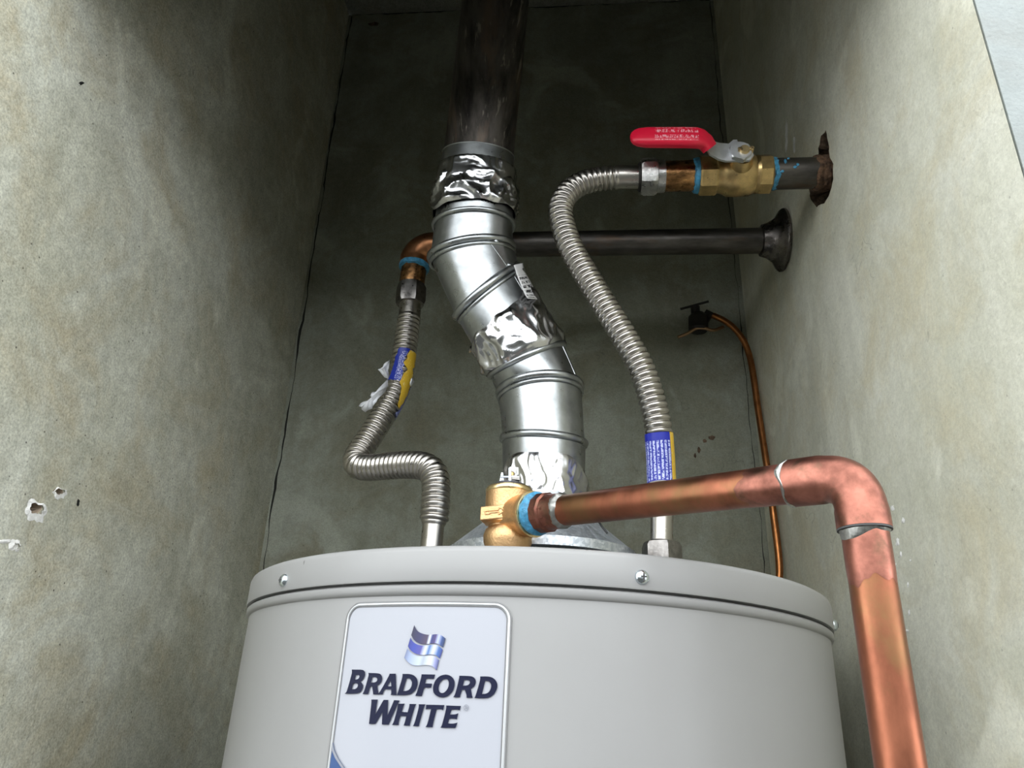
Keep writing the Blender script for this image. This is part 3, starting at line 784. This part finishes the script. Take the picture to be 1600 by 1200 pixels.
# ================================================================== FLEXIBLE CONNECTORS
def corrugate(path_px, r0, pitch, amp, straight0, straight1, rs0, rs1):
    """path given as 3D points; straight0/1: plain cuff lengths at the ends"""
    raw = spline(path_px, 400); Ltot = length(raw)
    n = int(Ltot / pitch * 12); p = resample(raw, n)
    def rad(i):
        s = Ltot * i / (n - 1)
        if s < straight0: return rs0
        if s > Ltot - straight1: return rs1
        w = min(1, (s - straight0) / .006, (Ltot - straight1 - s) / .006)
        c = 2 * abs(math.sin(math.pi * (s - straight0) / pitch)) ** .75 - 1
        return r0 * w + (rs0 if s < Ltot / 2 else rs1) * (1 - w) + amp * w * c
    return p, rad
def hose_frame(p, i):
    T = tangents(p[max(0, i - 2):i + 3]); t = T[len(T) // 2]; f = CAM - p[i]; f = (f - t * f.dot(t)).normalized()
    return t, f, t.cross(f)
def wrap(p, i0, i1, la, ra, r, n=40, m=18, seed=0.0, rag=0.0, ru=0.0):
    """patch of sleeve from path index i0 to i1, between angles la(t), ra(t) in degrees (0 faces the opening)"""
    rings, uv = [], []
    for a in range(n + 1):
        t = a / n; row = []
        lo, hi = la(t), ra(t); lo += rag * noise.noise(V((t * 9, seed, 0))); hi += rag * noise.noise(V((t * 9, seed + 5, 0)))
        for b in range(m + 1):
            w = b / m
            ii = i0 + (i1 - i0) * t + ru * noise.noise(V((w * 6, seed + 2, 1))) * (1 if a == n else 0)
            k = int(ii); k = max(2, min(len(p) - 3, k)); _, f, s = hose_frame(p, k); q = math.radians(lo + (hi - lo) * w)
            c = p[k].lerp(p[k + 1], ii - int(ii))
            row.append(c + (f * math.cos(q) + s * math.sin(q)) * r); uv.append((w, 1 - t))
        rings.append(row)
    return loft(rings, False), uv
def idx_at(p, y):      # path index nearest to an image height
    return min(range(len(p)), key=lambda i: abs(proj(p[i])[1] - y))

# --- right connector: valve to the tank's right nipple
rb = atY(1034, 845, .702); rb.z = rb.z
rpts = [(1012, 277), (985, 277), (962, 277.5), (935, 280), (908, 287), (886, 303), (876.5, 325), (880, 352), (892, 386), (917, 431), (947, 480), (977, 529), (1002, 575), (1017, 619), (1027, 660), (1031, 700), (1033, 740), (1034.5, 780), (1034, 815), (1033.5, 846)]
R3 = [atY(x, y, VY + (.702 - VY) * max(0, min(1, (i - 4) / 12)) - .012 * math.sin(math.pi * min(1, max(0, (i - 3) / 13)))) for i, (x, y) in enumerate(rpts)]
tb = TOPZ(R3[-1].x, R3[-1].y)
connR = thing('flexible_water_connector', 'corrugated stainless flex connector with intact blue label, joined to red-handled valve', 'water connector', V((R3[-1].x, R3[-1].y, tb + .02)))
rr = mm(20.4, R3[10])
pR, radR = corrugate(R3, rr * .935, .0063, rr * .085, .031, .040, mm(18.2, R3[0]), mm(17.5, R3[-1]))
part('corrugated_tube', sweep(pR, radR, 28), M['stainless'], connR, 179)
# hex nut at the valve
nb = V((atY(1001, 276, VY).x, VY, VZ)); ne = atY(1026, 276, VY).x
part('hex_nut', hexnut(nb, V((1, 0, 0)), ne - nb.x, mm(30, nb), .12, rot=.35), M['nut_steel'], connR, 30)
part('nut_collar', lathe([(mm(20, nb), 0), (mm(25, nb), .001), (mm(25, nb), .009), (mm(22, nb), .0095)], V((ne - .0005, VY, VZ)), V((1, 0, 0)), 40), M['nut_steel'], connR, 40)
part('nut_collar', lathe([(mm(21, nb), -.003), (mm(23, nb), -.001), (mm(23, nb), .001)], nb, V((1, 0, 0)), 40), M['dark_metal'], connR, 40)
# hex nut on the tank
nz0 = atY(1034, 872, .702); nz1 = atY(1034, 849, .702)
part('hex_nut', hexnut(V((R3[-1].x, .702, nz1.z - .022)), V((0, 0, 1)), .022, mm(31.5, nz1), .12, rot=.2), M['nut_dark'], connR, 30)
part('tank_nipple', lathe([(.0125, 0), (.0125, max(.004, nz1.z - .02 - tb))], V((R3[-1].x, .702, tb + .0005)), V((0, 0, 1)), 24), M['nut_steel'], connR)
i0, i1 = idx_at(pR, 678), idx_at(pR, 757)
g, uv = wrap(pR, i0, i1, lambda t: 95, lambda t: -48, rr * 1.03)
part('blue_sleeve', g, M['blue_label'], connR, 60, 'blue label with white small print', uv)
g, uv = wrap(pR, i0, i1, lambda t: -48, lambda t: -100, rr * 1.034)
part('yellow_sleeve', g, M['yellow_label'], connR, 60, 'yellow edge of the label', uv)

# --- left connector: copper elbow to the tank's left nipple
FLG = atX(1225, 375, XR); GY, GZ = FLG.y, atY(1000, 379, FLG.y).z
lpts = [(641.5, 470, GY), (640, 492, GY), (636, 520, GY), (632, 550, GY), (628, 580, GY), (621, 605, GY - .001), (611, 627, GY - .004), (599, 648, GY - .008), (583, 675, GY - .014), (567, 699, GY - .02), (557, 716, GY - .026), (560, 728, GY - .032), (578, 730.5, GY - .040), (603, 728.5, GY - .050), (632, 726.5, GY - .062), (657, 727.5, GY - .073), (674, 735, GY - .080), (681, 752, GY - .084), (681, 775, GY - .086), (679.5, 800, GY - .088), (676.5, 828, GY - .088), (674.5, 850, GY - .088)]
L3 = [atY(*q) for q in lpts]; ly = GY - .088
ltop = TOPZ(L3[-1].x, ly)
L3.append(V((L3[-1].x - .0006, ly, L3[-1].z - .012)))
connL = thing('flexible_water_connector', 'bent corrugated stainless flex connector with torn blue label below copper elbow', 'water connector', V((L3[-1].x, ly, ltop + .02)))
rl = mm(19.8, L3[8])
pL, radL = corrugate(L3, rl * .935, .0063, rl * .085, .022, .031, mm(16.8, L3[0]), mm(17.6, L3[-1]))
part('corrugated_tube', sweep(pL, radL, 28), M['stainless'], connL, 179)
tn = atY(643, 446, GY); bn = atY(641, 476, GY); ax = (bn - tn)
part('hex_nut', hexnut(tn, ax, ax.length, mm(23.5, tn), .12, V((0, -1, 0)), rot=.5), M['nut_dark'], connL, 30)
zb = L3[-1].z
part('hex_nut', hexnut(V((L3[-1].x, ly, zb - .022)), V((0, 0, 1)), .022, .0185, .12), M['nut_dark'], connL, 30)
part('tank_nipple', lathe([(.0125, 0), (.0125, max(.004, zb - .02 - ltop))], V((L3[-1].x, ly, ltop + .0005)), V((0, 0, 1)), 24), M['nut_steel'], connL)
i0, i1, i2, i3 = idx_at(pL, 551), idx_at(pL, 603), idx_at(pL, 634), idx_at(pL, 645)
pc = lambda pts: (lambda t: next((a[1] + (b[1] - a[1]) * (t - a[0]) / (b[0] - a[0]) for a, b in zip(pts, pts[1:]) if t <= b[0]), pts[-1][1]))
g, uv = wrap(pL, i0, i1, pc([(0, 25), (.2, 38), (1, 62)]), pc([(0, -25), (.4, 0), (1, -8)]), rl * 1.03, rag=7, seed=1, ru=5)
part('blue_label_scrap', g, M['blue_label_torn'], connL, 60, 'torn blue label with white small print', uv)
g, uv = wrap(pL, i0 + 4, i2, pc([(0, -25), (.25, -2), (.35, -25), (.5, 0), (1, -38)]), pc([(0, -75), (.25, -70), (.3, -55), (.5, -75), (1, -62)]), rl * 1.04, rag=12, seed=4, ru=6)
part('yellow_label_scrap', g, M['yellow_label'], connL, 60, 'torn yellow part of the label', uv)
g, uv = wrap(pL, i1 - 22, i3, pc([(0, -70), (.5, -68), (1, -50)]), pc([(0, -110), (1, -105)]), rl * 1.05, rag=9, seed=7, ru=4)
part('blue_label_scrap', g, M['blue_label'], connL, 60, None, uv)
def shred(pts, d, seed, name='torn_paper'):
    """curled scrap of paper: pixel outline given its own depth and thickness"""
    P = [atY(x, y, d) for x, y in refine(pts, 1.2, seed, 4)]
    c = sum(P, V()) / len(P); P = [p + V((0, .004 * noise.noise(p * 60 + V((seed, 0, 0))), 0)) for p in P]
    mid = [c.lerp(p, .5) + V((0, -.004 + .007 * noise.noise(p * 50 + V((0, seed, 0))), 0)) for p in P]
    n = len(P); v = P + mid + [c + V((0, -.006, 0))]
    f = [(i, (i + 1) % n, n + (i + 1) % n, n + i) for i in range(n)] + [(n + i, n + (i + 1) % n, 2 * n) for i in range(n)]
    o = part(name, (v, f), M['paper'], connL, 40, 'white torn paper scrap')
    m_ = o.modifiers.new('thickness', 'SOLIDIFY'); m_.thickness = .0005
shred([(609, 562), (606, 578), (608, 592), (600, 589), (594, 581), (590, 577), (598, 574), (603, 566)], GY - .014, 1.0)
shred([(606, 592), (606, 602), (600, 612), (592, 622), (585, 634), (582, 640), (577, 641), (571, 645), (565, 640), (566, 637), (561, 635), (565, 630), (576, 628), (583, 627), (582, 618), (578, 619), (581, 613), (592, 610), (598, 602)], GY - .022, 2.0)
shred([(646, 590), (648, 598), (643, 605), (640, 602), (643, 594)], GY - .014, 3.0)

# ================================================================== BALL VALVE AND SUPPLY STUB
X = V((1, 0, 0))
px2x = lambda px: atY(px, 274, VY).x
cen = V((0, VY, VZ))
def on_x(px): return V((px2x(px), VY, VZ))
stubL = on_x(1200)
stub = thing('supply_pipe', 'dark steel water pipe stub coming out of the ragged wall hole', 'pipe', stubL)
part('pipe', lathe([(.0150, 0), (.0167, .0015), (.0167, XR + .04 - stubL.x)], stubL, X, 40), M['black_pipe'], stub, 40)
rust_v = []
cr = on_x(1272)
prof = [(.0170 + .0022 * abs(noise.noise(V((k * 1.3, 2, 0)))) + (.001 if 0 < k < 7 else 0), (XR + .006 - cr.x) * k / 7) for k in range(8)]
g = lathe(prof, cr, X, 40); g = ([p + (p - V((p.x, VY, VZ))).normalized() * .0022 * noise.noise(p * 260) + X * .003 * noise.noise(V((p.y, p.z, 0)) * 120) for p in g[0]], g[1])
part('rust_crust', g, M['rust_crust'], stub, 20, 'brown flaky rust ring at the wall')
p0 = on_x(1204)
g = lathe([(.0160, 0), (.0180, .001), (.0176, .004), (.0166, .006)], p0, X, 36); g = ([p + (p - V((p.x, VY, VZ))).normalized() * .0008 * noise.noise(p * 400) + X * .004 * noise.noise(V((p.y, p.z, 2)) * 150) for p in g[0]], g[1])
part('thread_sealant', g, M['dope'], stub, 40, 'blue thread sealant smear')
for i, (px, q, ln) in enumerate([(1222, 80, 9), (1236, 105, 6), (1228, 60, 5), (1216, 120, 6), (1240, 95, 5)]):
    c = on_x(px); qa = math.radians(q); o = V((0, -math.sin(qa), math.cos(qa))); s = V((0, math.cos(qa), math.sin(qa)))
    part('thread_sealant', blob(c + o * .0166, V((mm(ln, c) * .5, .0012, .0016)) if i % 2 else V((.0016, .001, mm(ln, c) * .5)), i + .3), M['dope'], stub, 40)

nip = on_x(1032)
solo('pipe_nipple', lathe([(.0120, 0), (.0155, .002), (.0166, .003), (.0168, px2x(1086) - nip.x - .002), (.015, px2x(1092) - nip.x)], nip, X, 40), M['bronze_nipple'],
     'short brown brass nipple between steel hex nut and ball valve', 'pipe nipple', nip)
valve = thing('ball_valve', 'brass ball valve with a red lever handle near the wall', 'ball valve', on_x(1150))
vx = [px2x(p) for p in (1091, 1117, 1124, 1138, 1165, 1178, 1184, 1204)]
def octa(O, ln, r, segs=8):
    a, b = V((0, 0, 1)), V((0, -1, 0)); rings = []
    for d, k in ((0, .95), (ln * .1, 1), (ln * .9, 1), (ln, .95)):
        rings.append([O + X * d + (a * math.cos(q) + b * math.sin(q)) * r * k for q in (2 * math.pi * (i + .5) / segs for i in range(segs))])
    return loft(rings)
part('hex_end', octa(V((vx[0], VY, VZ)), vx[1] - vx[0] + .001, .0222), M['brass'], valve, 25)
part('body', lathe([(.0195, 0), (.0195, vx[2] - vx[1]), (.0205, vx[2] - vx[1] + .003), (.0232, vx[3] - vx[1] - .002), (.0236, (vx[3] + vx[4]) / 2 - vx[1]), (.0228, vx[4] - vx[1] + .004), (.0200, vx[5] - vx[1]), (.0205, vx[5] - vx[1] + .001), (.0205, vx[6] - vx[1])], V((vx[1], VY, VZ)), X, 56), M['brass'], valve, 40)
part('hex_end', octa(V((vx[6] - .001, VY, VZ)), vx[7] - vx[6] + .001, .0213), M['brass'], valve, 25)
g = lathe([(.0165, -.006), (.0188, -.0048), (.0196, -.001), (.0190, .0008), (.0150, .001)], V((vx[0], VY, VZ)), X, 48); g = ([p + (p - V((p.x, VY, VZ))).normalized() * .0006 * noise.noise(p * 500) + X * .0022 * noise.noise(V((p.y, p.z, 0)) * 190) for p in g[0]], g[1])
part('thread_sealant', g, M['dope'], valve, 40, 'blue thread sealant ring')
OUT = V((0, -1, -.02)).normalized()
stem0 = V(((vx[3] + vx[4]) / 2, VY, VZ))
part('packing_boss', lathe([(.0145, .012), (.0125, .024), (.0105, .029), (.0098, .031)], stem0, OUT, 32), M['brass'], valve, 35)
PY = VY - .033                                   # plane of the handle plate
part('stem', lathe([(.0052, .02), (.0052, .0425), (.0045, .0435)], stem0, OUT, 24), M['brass_ring'], valve, 35)
sc_ = atY(1157, 236, PY - .006)
sx, sz = sc_.x, sc_.z
stem1 = V((sx, VY, sz))
part('stem_tip', box(V((sx, PY - .0065, sz)), V((.0030, 0, 0)), V((0, .0030, 0)), V((0, 0, .0022))), M['brass_ring'], valve, 0)
part('packing_nut', hexnut(V((sx, PY - .0005, sz)), V((0, -1, 0)), .0072, .0122, .1, V((0, 0, 1)), rot=.2), M['zinc_plate'], valve, 30)
handle_px = [(1110, 246), (1105, 226), (1118, 221), (1128, 227), (1138, 227), (1146, 220), (1152, 223), (1172, 228), (1180, 246), (1172, 253), (1133, 253), (1120, 250)]
plate = prism([atY(x, y, PY) for x, y in [(1122, 228), (1138, 227), (1145, 221), (1151, 221), (1153, 226), (1165, 230), (1176, 240), (1177, 246), (1171, 253), (1133, 254), (1120, 250)]], V((0, -.0026, 0)))
hp = part('handle_plate', plate, M['zinc_plate'], valve, 30, 'bare zinc-plated root of the lever')
# offset arm rising to the grip
GYP = PY - .016
arm = []
for (xa, ya, d), (xb, yb, _) in (((1136, 227, PY - .0002), (1134, 254, 0)), ((1124, 226, PY - .0005), (1122, 251, 0)), ((1109, 222, GYP + .0095), (1108, 243, 0)), ((1100, 213, GYP + .004), (1100, 228, 0))):
    a, b = atY(xa, ya, d), atY(xb, yb, d); arm.append([a, b, b + V((0, -.0028, 0)), a + V((0, -.0028, 0))])
part('handle_arm', loft(arm), M['zinc_plate'], valve, 30)
part('stop_pin', lathe([(.0026, 0), (.0026, .009), (.0018, .0098)], atY(1172, 240, PY), V((0, -1, 0)), 14), M['brass_ring'], valve, 40)
# red vinyl grip: rounded flat tube that bends with the lever
gp = [(984.5, 214), (986, 214), (990, 214.3), (997, 214.6), (1010, 215), (1040, 215), (1070, 215), (1088, 215.5), (1096, 217.5), (1103, 223), (1109, 232)]
gw = [1.5, 6.5, 11, 13.8, 15.2, 15.4, 15.6, 15.8, 15.4, 14.4, 13]
gth = [.5, .9, 1.4, 1.9, 2.2, 2.3, 2.3, 2.3, 2.3, 2.3, 2.2]
rings, uv = [], []
cs = [atY(x, y, GYP - .003 + (.0105 * max(0, (i - 7) / 3))) for i, (x, y) in enumerate(gp)]
for i, c in enumerate(cs):
    t = (cs[min(i + 1, 10)] - cs[max(i - 1, 0)]).normalized()
    wv = V((0, 0, 1)); wv = (wv - t * wv.dot(t)).normalized(); th = t.cross(wv)
    w = mm(gw[i], c) * 1.12; d = .0028 * gth[i]
    ring = []
    for k in range(28):
        q = 2 * math.pi * k / 28; cx_, sx_ = math.cos(q), math.sin(q)
        ring.append(c + wv * math.copysign(abs(cx_) ** .55, cx_) * w + th * math.copysign(abs(sx_) ** .75, sx_) * d)
        uv.append(((c.x - cs[0].x) / (cs[-1].x - cs[0].x) if th.y * sx_ < 0 else 0, .5 - .5 * cx_))
    rings.append(ring)
part('handle_grip', loft(rings), M['red_grip'], valve, 50, 'red vinyl grip with pale small print', uv)

# ================================================================== HORIZONTAL BLACK PIPE, FLANGE AND COPPER ELBOW
ex = atY(668, 384, GY).x
pr = mm(19.8, V((.08, GY, GZ)))
solo('cross_pipe', lathe([(pr, 0), (pr, XR + .03 - (ex + .012))], V((ex + .012, GY, GZ)), X, 40), M['black_pipe'],
     'long dark horizontal steel pipe passing behind the jointed vent', 'pipe', V((ex + .012, GY, GZ)))
fo = V((XR, GY, GZ))
solo('pipe_flange', lathe([(pr + .0008, -.030), (pr + .004, -.029), (pr + .006, -.022), (.029, -.012), (.0385, -.0065), (.0405, -.004), (.0405, -.0015), (.036, -.001)], fo, X, 56), M['flange'],
     'round bell-shaped dark wall flange around the horizontal pipe', 'pipe flange', fo)
# elbow: from +x to -z
ec = V((ex, GY, GZ)); er = mm(21, ec); R_b = .026
dwn = (atY(645, 440, GY) - atY(648, 413, GY)).normalized()
corner = V((atY(650, 384, GY).x - .002, GY, GZ))
Pth = [corner + X * .040, corner + X * R_b]
for k in range(1, 10):
    q = math.pi / 2 * k / 10
    Pth.append(corner + X * (R_b - R_b * math.sin(q)) + V((0, 0, -1)) * (R_b - R_b * math.cos(q)))
el_end = atY(648, 412, GY)
Pth += [corner + V((0, 0, -R_b)), V((el_end.x, GY, el_end.z))]
nP = len(Pth)
elb = thing('pipe_elbow', 'brown copper elbow joining the horizontal pipe to the bent connector', 'pipe elbow', corner)
part('elbow_body', sweep(Pth, lambda i: er * (1.09 if i in (0, nP - 1) else 1.0), 32), M['copper_fitting'], elb, 60)
eb = V((el_end.x, GY, el_end.z)); ax = (tn - eb)
part('band', lathe([(er * 1.0, -.006), (er * 1.12, -.005), (er * 1.13, .002), (er * 1.02, .003)], eb, -ax.normalized() * -1, 40), M['copper_fitting'], elb, 40)
g = lathe([(er * .85, .002), (er * 1.10, .0022), (er * 1.13, .004), (er * 1.10, .008), (er * .9, .0092)], eb, ax, 48); g = ([p + V((0, 0, 1)) * .0018 * noise.noise(V((p.x, p.y, 0)) * 170) for p in g[0]], g[1])
part('thread_sealant', g, M['dope'], elb, 40, 'blue thread sealant ring')
solo('pipe_nipple', lathe([(mm(17.5, eb), 0), (mm(19.5, eb), .001), (mm(19.5, eb), ax.length - .012), (mm(17.5, eb), ax.length - .005)], eb + ax.normalized() * .008, ax, 40), M['bronze_nipple'],
     'short brown nipple hanging under the copper elbow', 'pipe nipple', eb)

# ================================================================== RELIEF VALVE AND DISCHARGE PIPE
P1 = atD(890, 796.5, .55); P2 = atD(1338, 743, .395)
pd = (P2 - P1).normalized()
def along(px):
    """point on the discharge axis that appears at image column px"""
    lo, hi = -.14, .3
    for _ in range(50):
        m_ = (lo + hi) / 2
        if proj(P1 + pd * m_)[0] < px: lo = m_
        else: hi = m_
    return P1 + pd * lo
tc = along(794.5); tz0 = TOPZ(tc.x, tc.y)
tp = thing('relief_valve', 'cast bronze relief valve with arrow boss standing on the tank top', 'relief valve', V((tc.x, tc.y, tz0)))
zpx = lambda y: atY(794, y, tc.y).z - tz0
r_ = lambda w: mm(w, tc)
part('valve_body', lathe([(r_(24), 0), (r_(24), .006), (r_(33), zpx(862)), (r_(37.5), zpx(848)), (r_(38), zpx(838)), (r_(35), zpx(829)), (r_(30.5), zpx(825)), (r_(31), zpx(823)), (r_(37), zpx(820)), (r_(37.2), zpx(812)), (r_(37), zpx(772))], V((tc.x, tc.y, tz0)), V((0, 0, 1)), 56), M['bronze'], tp, 40)
part('cap_ring', lathe([(r_(36), zpx(772.5)), (r_(37.4), zpx(771)), (r_(37.6), zpx(767)), (r_(35), zpx(763)), (r_(30), zpx(762))], V((tc.x, tc.y, tz0)), V((0, 0, 1)), 56), M['brass_ring'], tp, 40)
part('spring_cap', lathe([(r_(31), zpx(764)), (r_(29), zpx(760)), (r_(20), zpx(755)), (r_(8), zpx(752)), (r_(2), zpx(752))], V((tc.x, tc.y, tz0)), V((0, 0, 1)), 40), M['spring_cap'], tp, 40)
ztop = tz0 + zpx(754)
def tab(pts, d, th=.0012): return prism([atY(x, y, tc.y + d) for x, y in pts], V((0, -th, 0)))
part('lever_tab', tab([(780, 756), (783.5, 739), (786, 739), (788, 756), (785.5, 756), (784.5, 746), (783, 756)], -.006), M['screw'], tp, 0)
part('lever_tab', tab([(795, 756), (795, 732), (798, 730), (810, 731), (810, 742), (808, 742), (808, 734), (799, 734), (799, 756)], -.010), M['screw'], tp, 0)
part('lever_tab', tab([(800, 751), (800, 745), (812, 744), (812, 752)], -.004, .004), M['nut_dark'], tp, 0)
part('pivot_pin', lathe([(.0011, 0), (.0011, .015)], atY(782, 745, tc.y - .007), X, 10), M['screw'], tp)
part('spindle', lathe([(.0026, 0), (.0026, .010), (.0018, .011)], V((atY(799, 754, tc.y).x, tc.y, ztop - .002)), V((0, 0, 1)), 14), M['brass'], tp)
# outlet branch
side = pd.cross(V((0, 0, 1))).normalized()
ob = along(834); lo_ = (ob - tc).length
part('outlet', lathe([(r_(32), .002), (r_(31.5), lo_ - .010), (r_(33), lo_ - .006), (r_(34.5), lo_ - .0035), (r_(34.5), lo_ - .001), (r_(32), lo_)], tc, pd, 48), M['bronze'], tp, 40)
part('outlet_lip', lathe([(r_(33.5), lo_ - .0012), (r_(34.8), lo_ - .0008), (r_(34.8), lo_ + .0006), (r_(31), lo_ + .001)], tc, pd, 48), M['brass_ring'], tp, 40)
# cast arrow boss on the side
bl = atY(752, 803, tc.y - .015); br = atY(795, 799, tc.y - .018)
bu = V((0, 0, mm(11, bl))); bax = (br - bl).normalized(); bn = bax.cross(V((0, 0, 1))).normalized()
if bn.y > 0: bn = -bn
boss = box((bl + br) / 2 + V((0, .004, 0)), (br - bl) / 2, bn * .0058, bu)
bo = part('arrow_boss', boss, M['bronze'], tp, 30)
bv = bo.modifiers.new('soften', 'BEVEL'); bv.width = .0008; bv.segments = 2
bc = (bl + br) / 2 + V((0, .004, 0)) + bn * .0062; hb = (br - bl).length / 2
arrow = [(-.62, .25), (.35, .25), (.35, .62), (.85, .1), (.35, -.4), (.35, -.05), (-.3, -.05), (-.3, -.2), (-.62, -.2)]
ap = [bc + bax * (x * hb) + V((0, 0, y * mm(11, bl))) for x, y in arrow]
rg = []
for i in range(len(ap)):
    a, b = ap[i], ap[(i + 1) % len(ap)]; rg.append(sweep([a, b], .0005, 6))
part('arrow_mark', join(*rg), M['bronze'], bo, 40)

drain = thing('discharge_pipe', 'copper relief discharge pipe bending down beside the tank with soldered elbow', 'pipe', V((P2.x, P2.y, 0)))
RP = .0112
def seg_on(px0, px1): return along(px0), (along(px1) - along(px0)).length
a0, l0 = seg_on(835, 848)
g = lathe([(.0130, 0), (.0163, .0004), (.0168, l0 * .5), (.0150, l0 * .8), (.0125, l0)], a0, pd, 48); g = ([p + pd * .0026 * noise.noise(p * 130) for p in g[0]], g[1])
part('thread_sealant', g, M['dope'], drain, 40, 'blue thread sealant ring')
a0, l0 = seg_on(838, 866)
part('threaded_adapter', lathe([(.0128, 0), (.0132, l0 * .30), (.0152, l0 * .34), (.0152, l0 * .70), (.0136, l0 * .76), (.0134, l0)], a0, pd, 12), M['copper_pink'], drain, 20)
a0, l0 = seg_on(861, 878)
part('adapter_cup', lathe([(.0136, 0), (.0132, l0 * .2), (.0131, l0)], a0, pd, 40), M['copper_pink'], drain, 40)
def solder_ring(px0, px1, r, nm='solder_joint'):
    a, l = seg_on(px0, px1); g = lathe([(r - .001, 0), (r + .0009, l * .15), (r + .0014, l * .5), (r + .0004, l * .8), (r - .0012, l)], a, pd, 48)
    g = ([p + pd * .0035 * noise.noise(p * 120) + (p - a).normalized() * .0005 * noise.noise(p * 500) for p in g[0]], g[1])
    part(nm, g, M['solder'], drain, 40, 'grey solder ring')
solder_ring(873, 884, .0121)
a0, l0 = seg_on(872, 1244)
part('copper_tube', lathe([(RP, 0), (RP, l0 * .25), (RP, l0 * .5), (RP, l0 * .75), (RP, l0)], a0, pd, 48), M['copper'], drain, 40)
a0, l0 = seg_on(1172, 1240)
def ragged(g, O, ax, amp, lim):
    return ([p + ax * (amp * noise.noise((p - O) * 90) + amp * .5 * noise.noise((p - O) * 230)) if (p - O).dot(ax) * lim < 1e-6 else p for p in g[0]], g[1])
part('flux_band', ragged(lathe([(RP + .0001, 0), (RP + .00025, .006), (RP + .00025, l0)], a0, pd, 64, None, False, False), a0, pd, .008, 1), M['copper_pink'], drain, 60)
solder_ring(1231, 1243, .0122)
# elbow
RB = .0190; dn = V((0, 0, -1)); RE = .0128
js = along(1239); d0 = (P2 - js).length
pth = [js, js.lerp(P2 - pd * RB, .5), P2 - pd * RB]
o1 = (-pd - dn * (-pd.dot(dn))).normalized()
for k in range(1, 13):
    t = k / 13; a_, b_ = P2 - pd * RB, P2 + dn * RB
    pth.append(a_ * (1 - t) ** 2 + P2 * 2 * t * (1 - t) + b_ * t * t)
jz = atY(1347, 826, P2.y).z
pth += [P2 + dn * RB, V((P2.x, P2.y, (P2.z - RB + jz) / 2)), V((P2.x, P2.y, jz))]
part('elbow', sweep(pth, lambda i: RE * (1.0 if 2 < i < len(pth) - 3 else 1.035), 40), M['copper_pink'], drain, 60)
part('joint_gap', lathe([(RP, 0), (RE * 1.03, .0001), (RE * 1.03, .0010), (RP, .0011)], V((P2.x, P2.y, jz)), dn, 48), M['screw_dark'], drain, 30)
g = lathe([(RP - .0004, .0011), (RP + .0010, .0012), (RP + .0004, .0022), (RP - .0004, .0034)], V((P2.x, P2.y, jz)), dn, 48)
g = ([p + dn * (.0058 * max(0, -.25 - (p.x - P2.x) / RE - .4 * (p.y - P2.y) / RE) if p.z < jz - .0015 else 0) + dn * .0010 * noise.noise(p * 200) for p in g[0]], g[1])
part('solder_joint', g, M['solder'], drain, 40, 'grey solder ring')
part('copper_tube', lathe([(RP, 0), (RP, .05), (RP, .2), (RP, .5), (RP, jz - .16)], V((P2.x, P2.y, jz + .01)), dn, 48), M['copper'], drain, 40)
fe = V((P2.x, P2.y, jz - .026))
part('flux_band', ragged(lathe([(RP + .0001, 0), (RP + .00025, .007), (RP + .00025, .024)], fe, -dn, 64, None, False, False), fe, -dn, .008, 1), M['copper_pink'], drain, 60)

# ================================================================== GAS COCK ON THE BACK WALL
gc = atY(1091, 500, YB - .03)
cock = thing('gas_cock', 'small sooty shut-off cock with crossbar handle on the back wall', 'valve', gc)
gpx = lambda x, y, Y=YB - .03: atY(x, y, Y)
w = mm(1, gc)
part('body', lathe([(w * 13, w * -16), (w * 15, w * -13), (w * 15, w * 8), (w * 12, w * 12), (w * 9, w * 15)], gpx(1091, 503), V((.05, 0, 1)), 14), M['dark_metal'], cock, 30)
part('bonnet', lathe([(w * 7, 0), (w * 7, w * 12), (w * 5, w * 13)], gpx(1087, 490), V((0, 0, 1)), 10), M['dark_metal'], cock, 30)
part('crossbar', sweep([gpx(1063, 483), gpx(1085, 477), gpx(1107, 471)], w * 1.9, 10), M['dark_metal'], cock, 40)
part('outlet_nut', hexnut(gpx(1100, 491), gpx(1112, 497) - gpx(1100, 491), w * 12, w * 10), M['dark_metal'], cock, 30)
part('wall_stub', lathe([(w * 10, 0), (w * 10, .05)], gpx(1091, 500), V((0, 1, 0)), 16), M['dark_metal'], cock, 30)
wp = spline([atY(1059, 527, YB - .035), atY(1074, 521, YB - .036), atY(1088, 513, YB - .038), atY(1101, 513, YB - .038), atY(1115, 516, YB - .036), atY(1130, 511, YB - .03)], 40)
solo('bent_wire', sweep(wp, mm(2.6, gc), 10), M['tan_tube'], 'tan bent wire end hanging below the sooty cock', 'wire', wp[0])
tp_ = [(1106, 491, YB - .03), (1122, 496, YB - .034), (1142, 508, YB - .036), (1160, 529, YB - .038), (1171, 556, YB - .040), (1178, 590, YB - .044), (1186, 635, YB - .05), (1192, 668, YB - .056), (1201, 704, YB - .062), (1213, 738, YB - .068), (1219, 775, YB - .072), (1222, 815, YB - .075), (1221, 855, YB - .078), (1218, 890, YB - .080), (1217, 930, YB - .082), (1222, 1050, YB - .08)]
T3 = [atY(*q) for q in tp_]
T3 = [V((min(q.x, XR - .0075), q.y, q.z)) for q in T3]
T3.append(V((T3[-1].x, T3[-1].y, .9))); T3.append(V((T3[-1].x, T3[-1].y, .3)))
gp_ = spline(T3, 160)
solo('gas_tube', sweep(gp_, mm(4.9, T3[4]), 16), M['copper_dark'], 'thin brown copper tube curving down the corner behind the tank', 'pipe', gp_[-1])
# stray black wire on the hood
wv_ = [atY(934, 812, FY - .07), atY(940, 822, FY - .068), atY(949, 833, FY - .07)]
part('wire_end', sweep(spline(wv_, 12), .0009, 8), M['wire'], hood, 60)
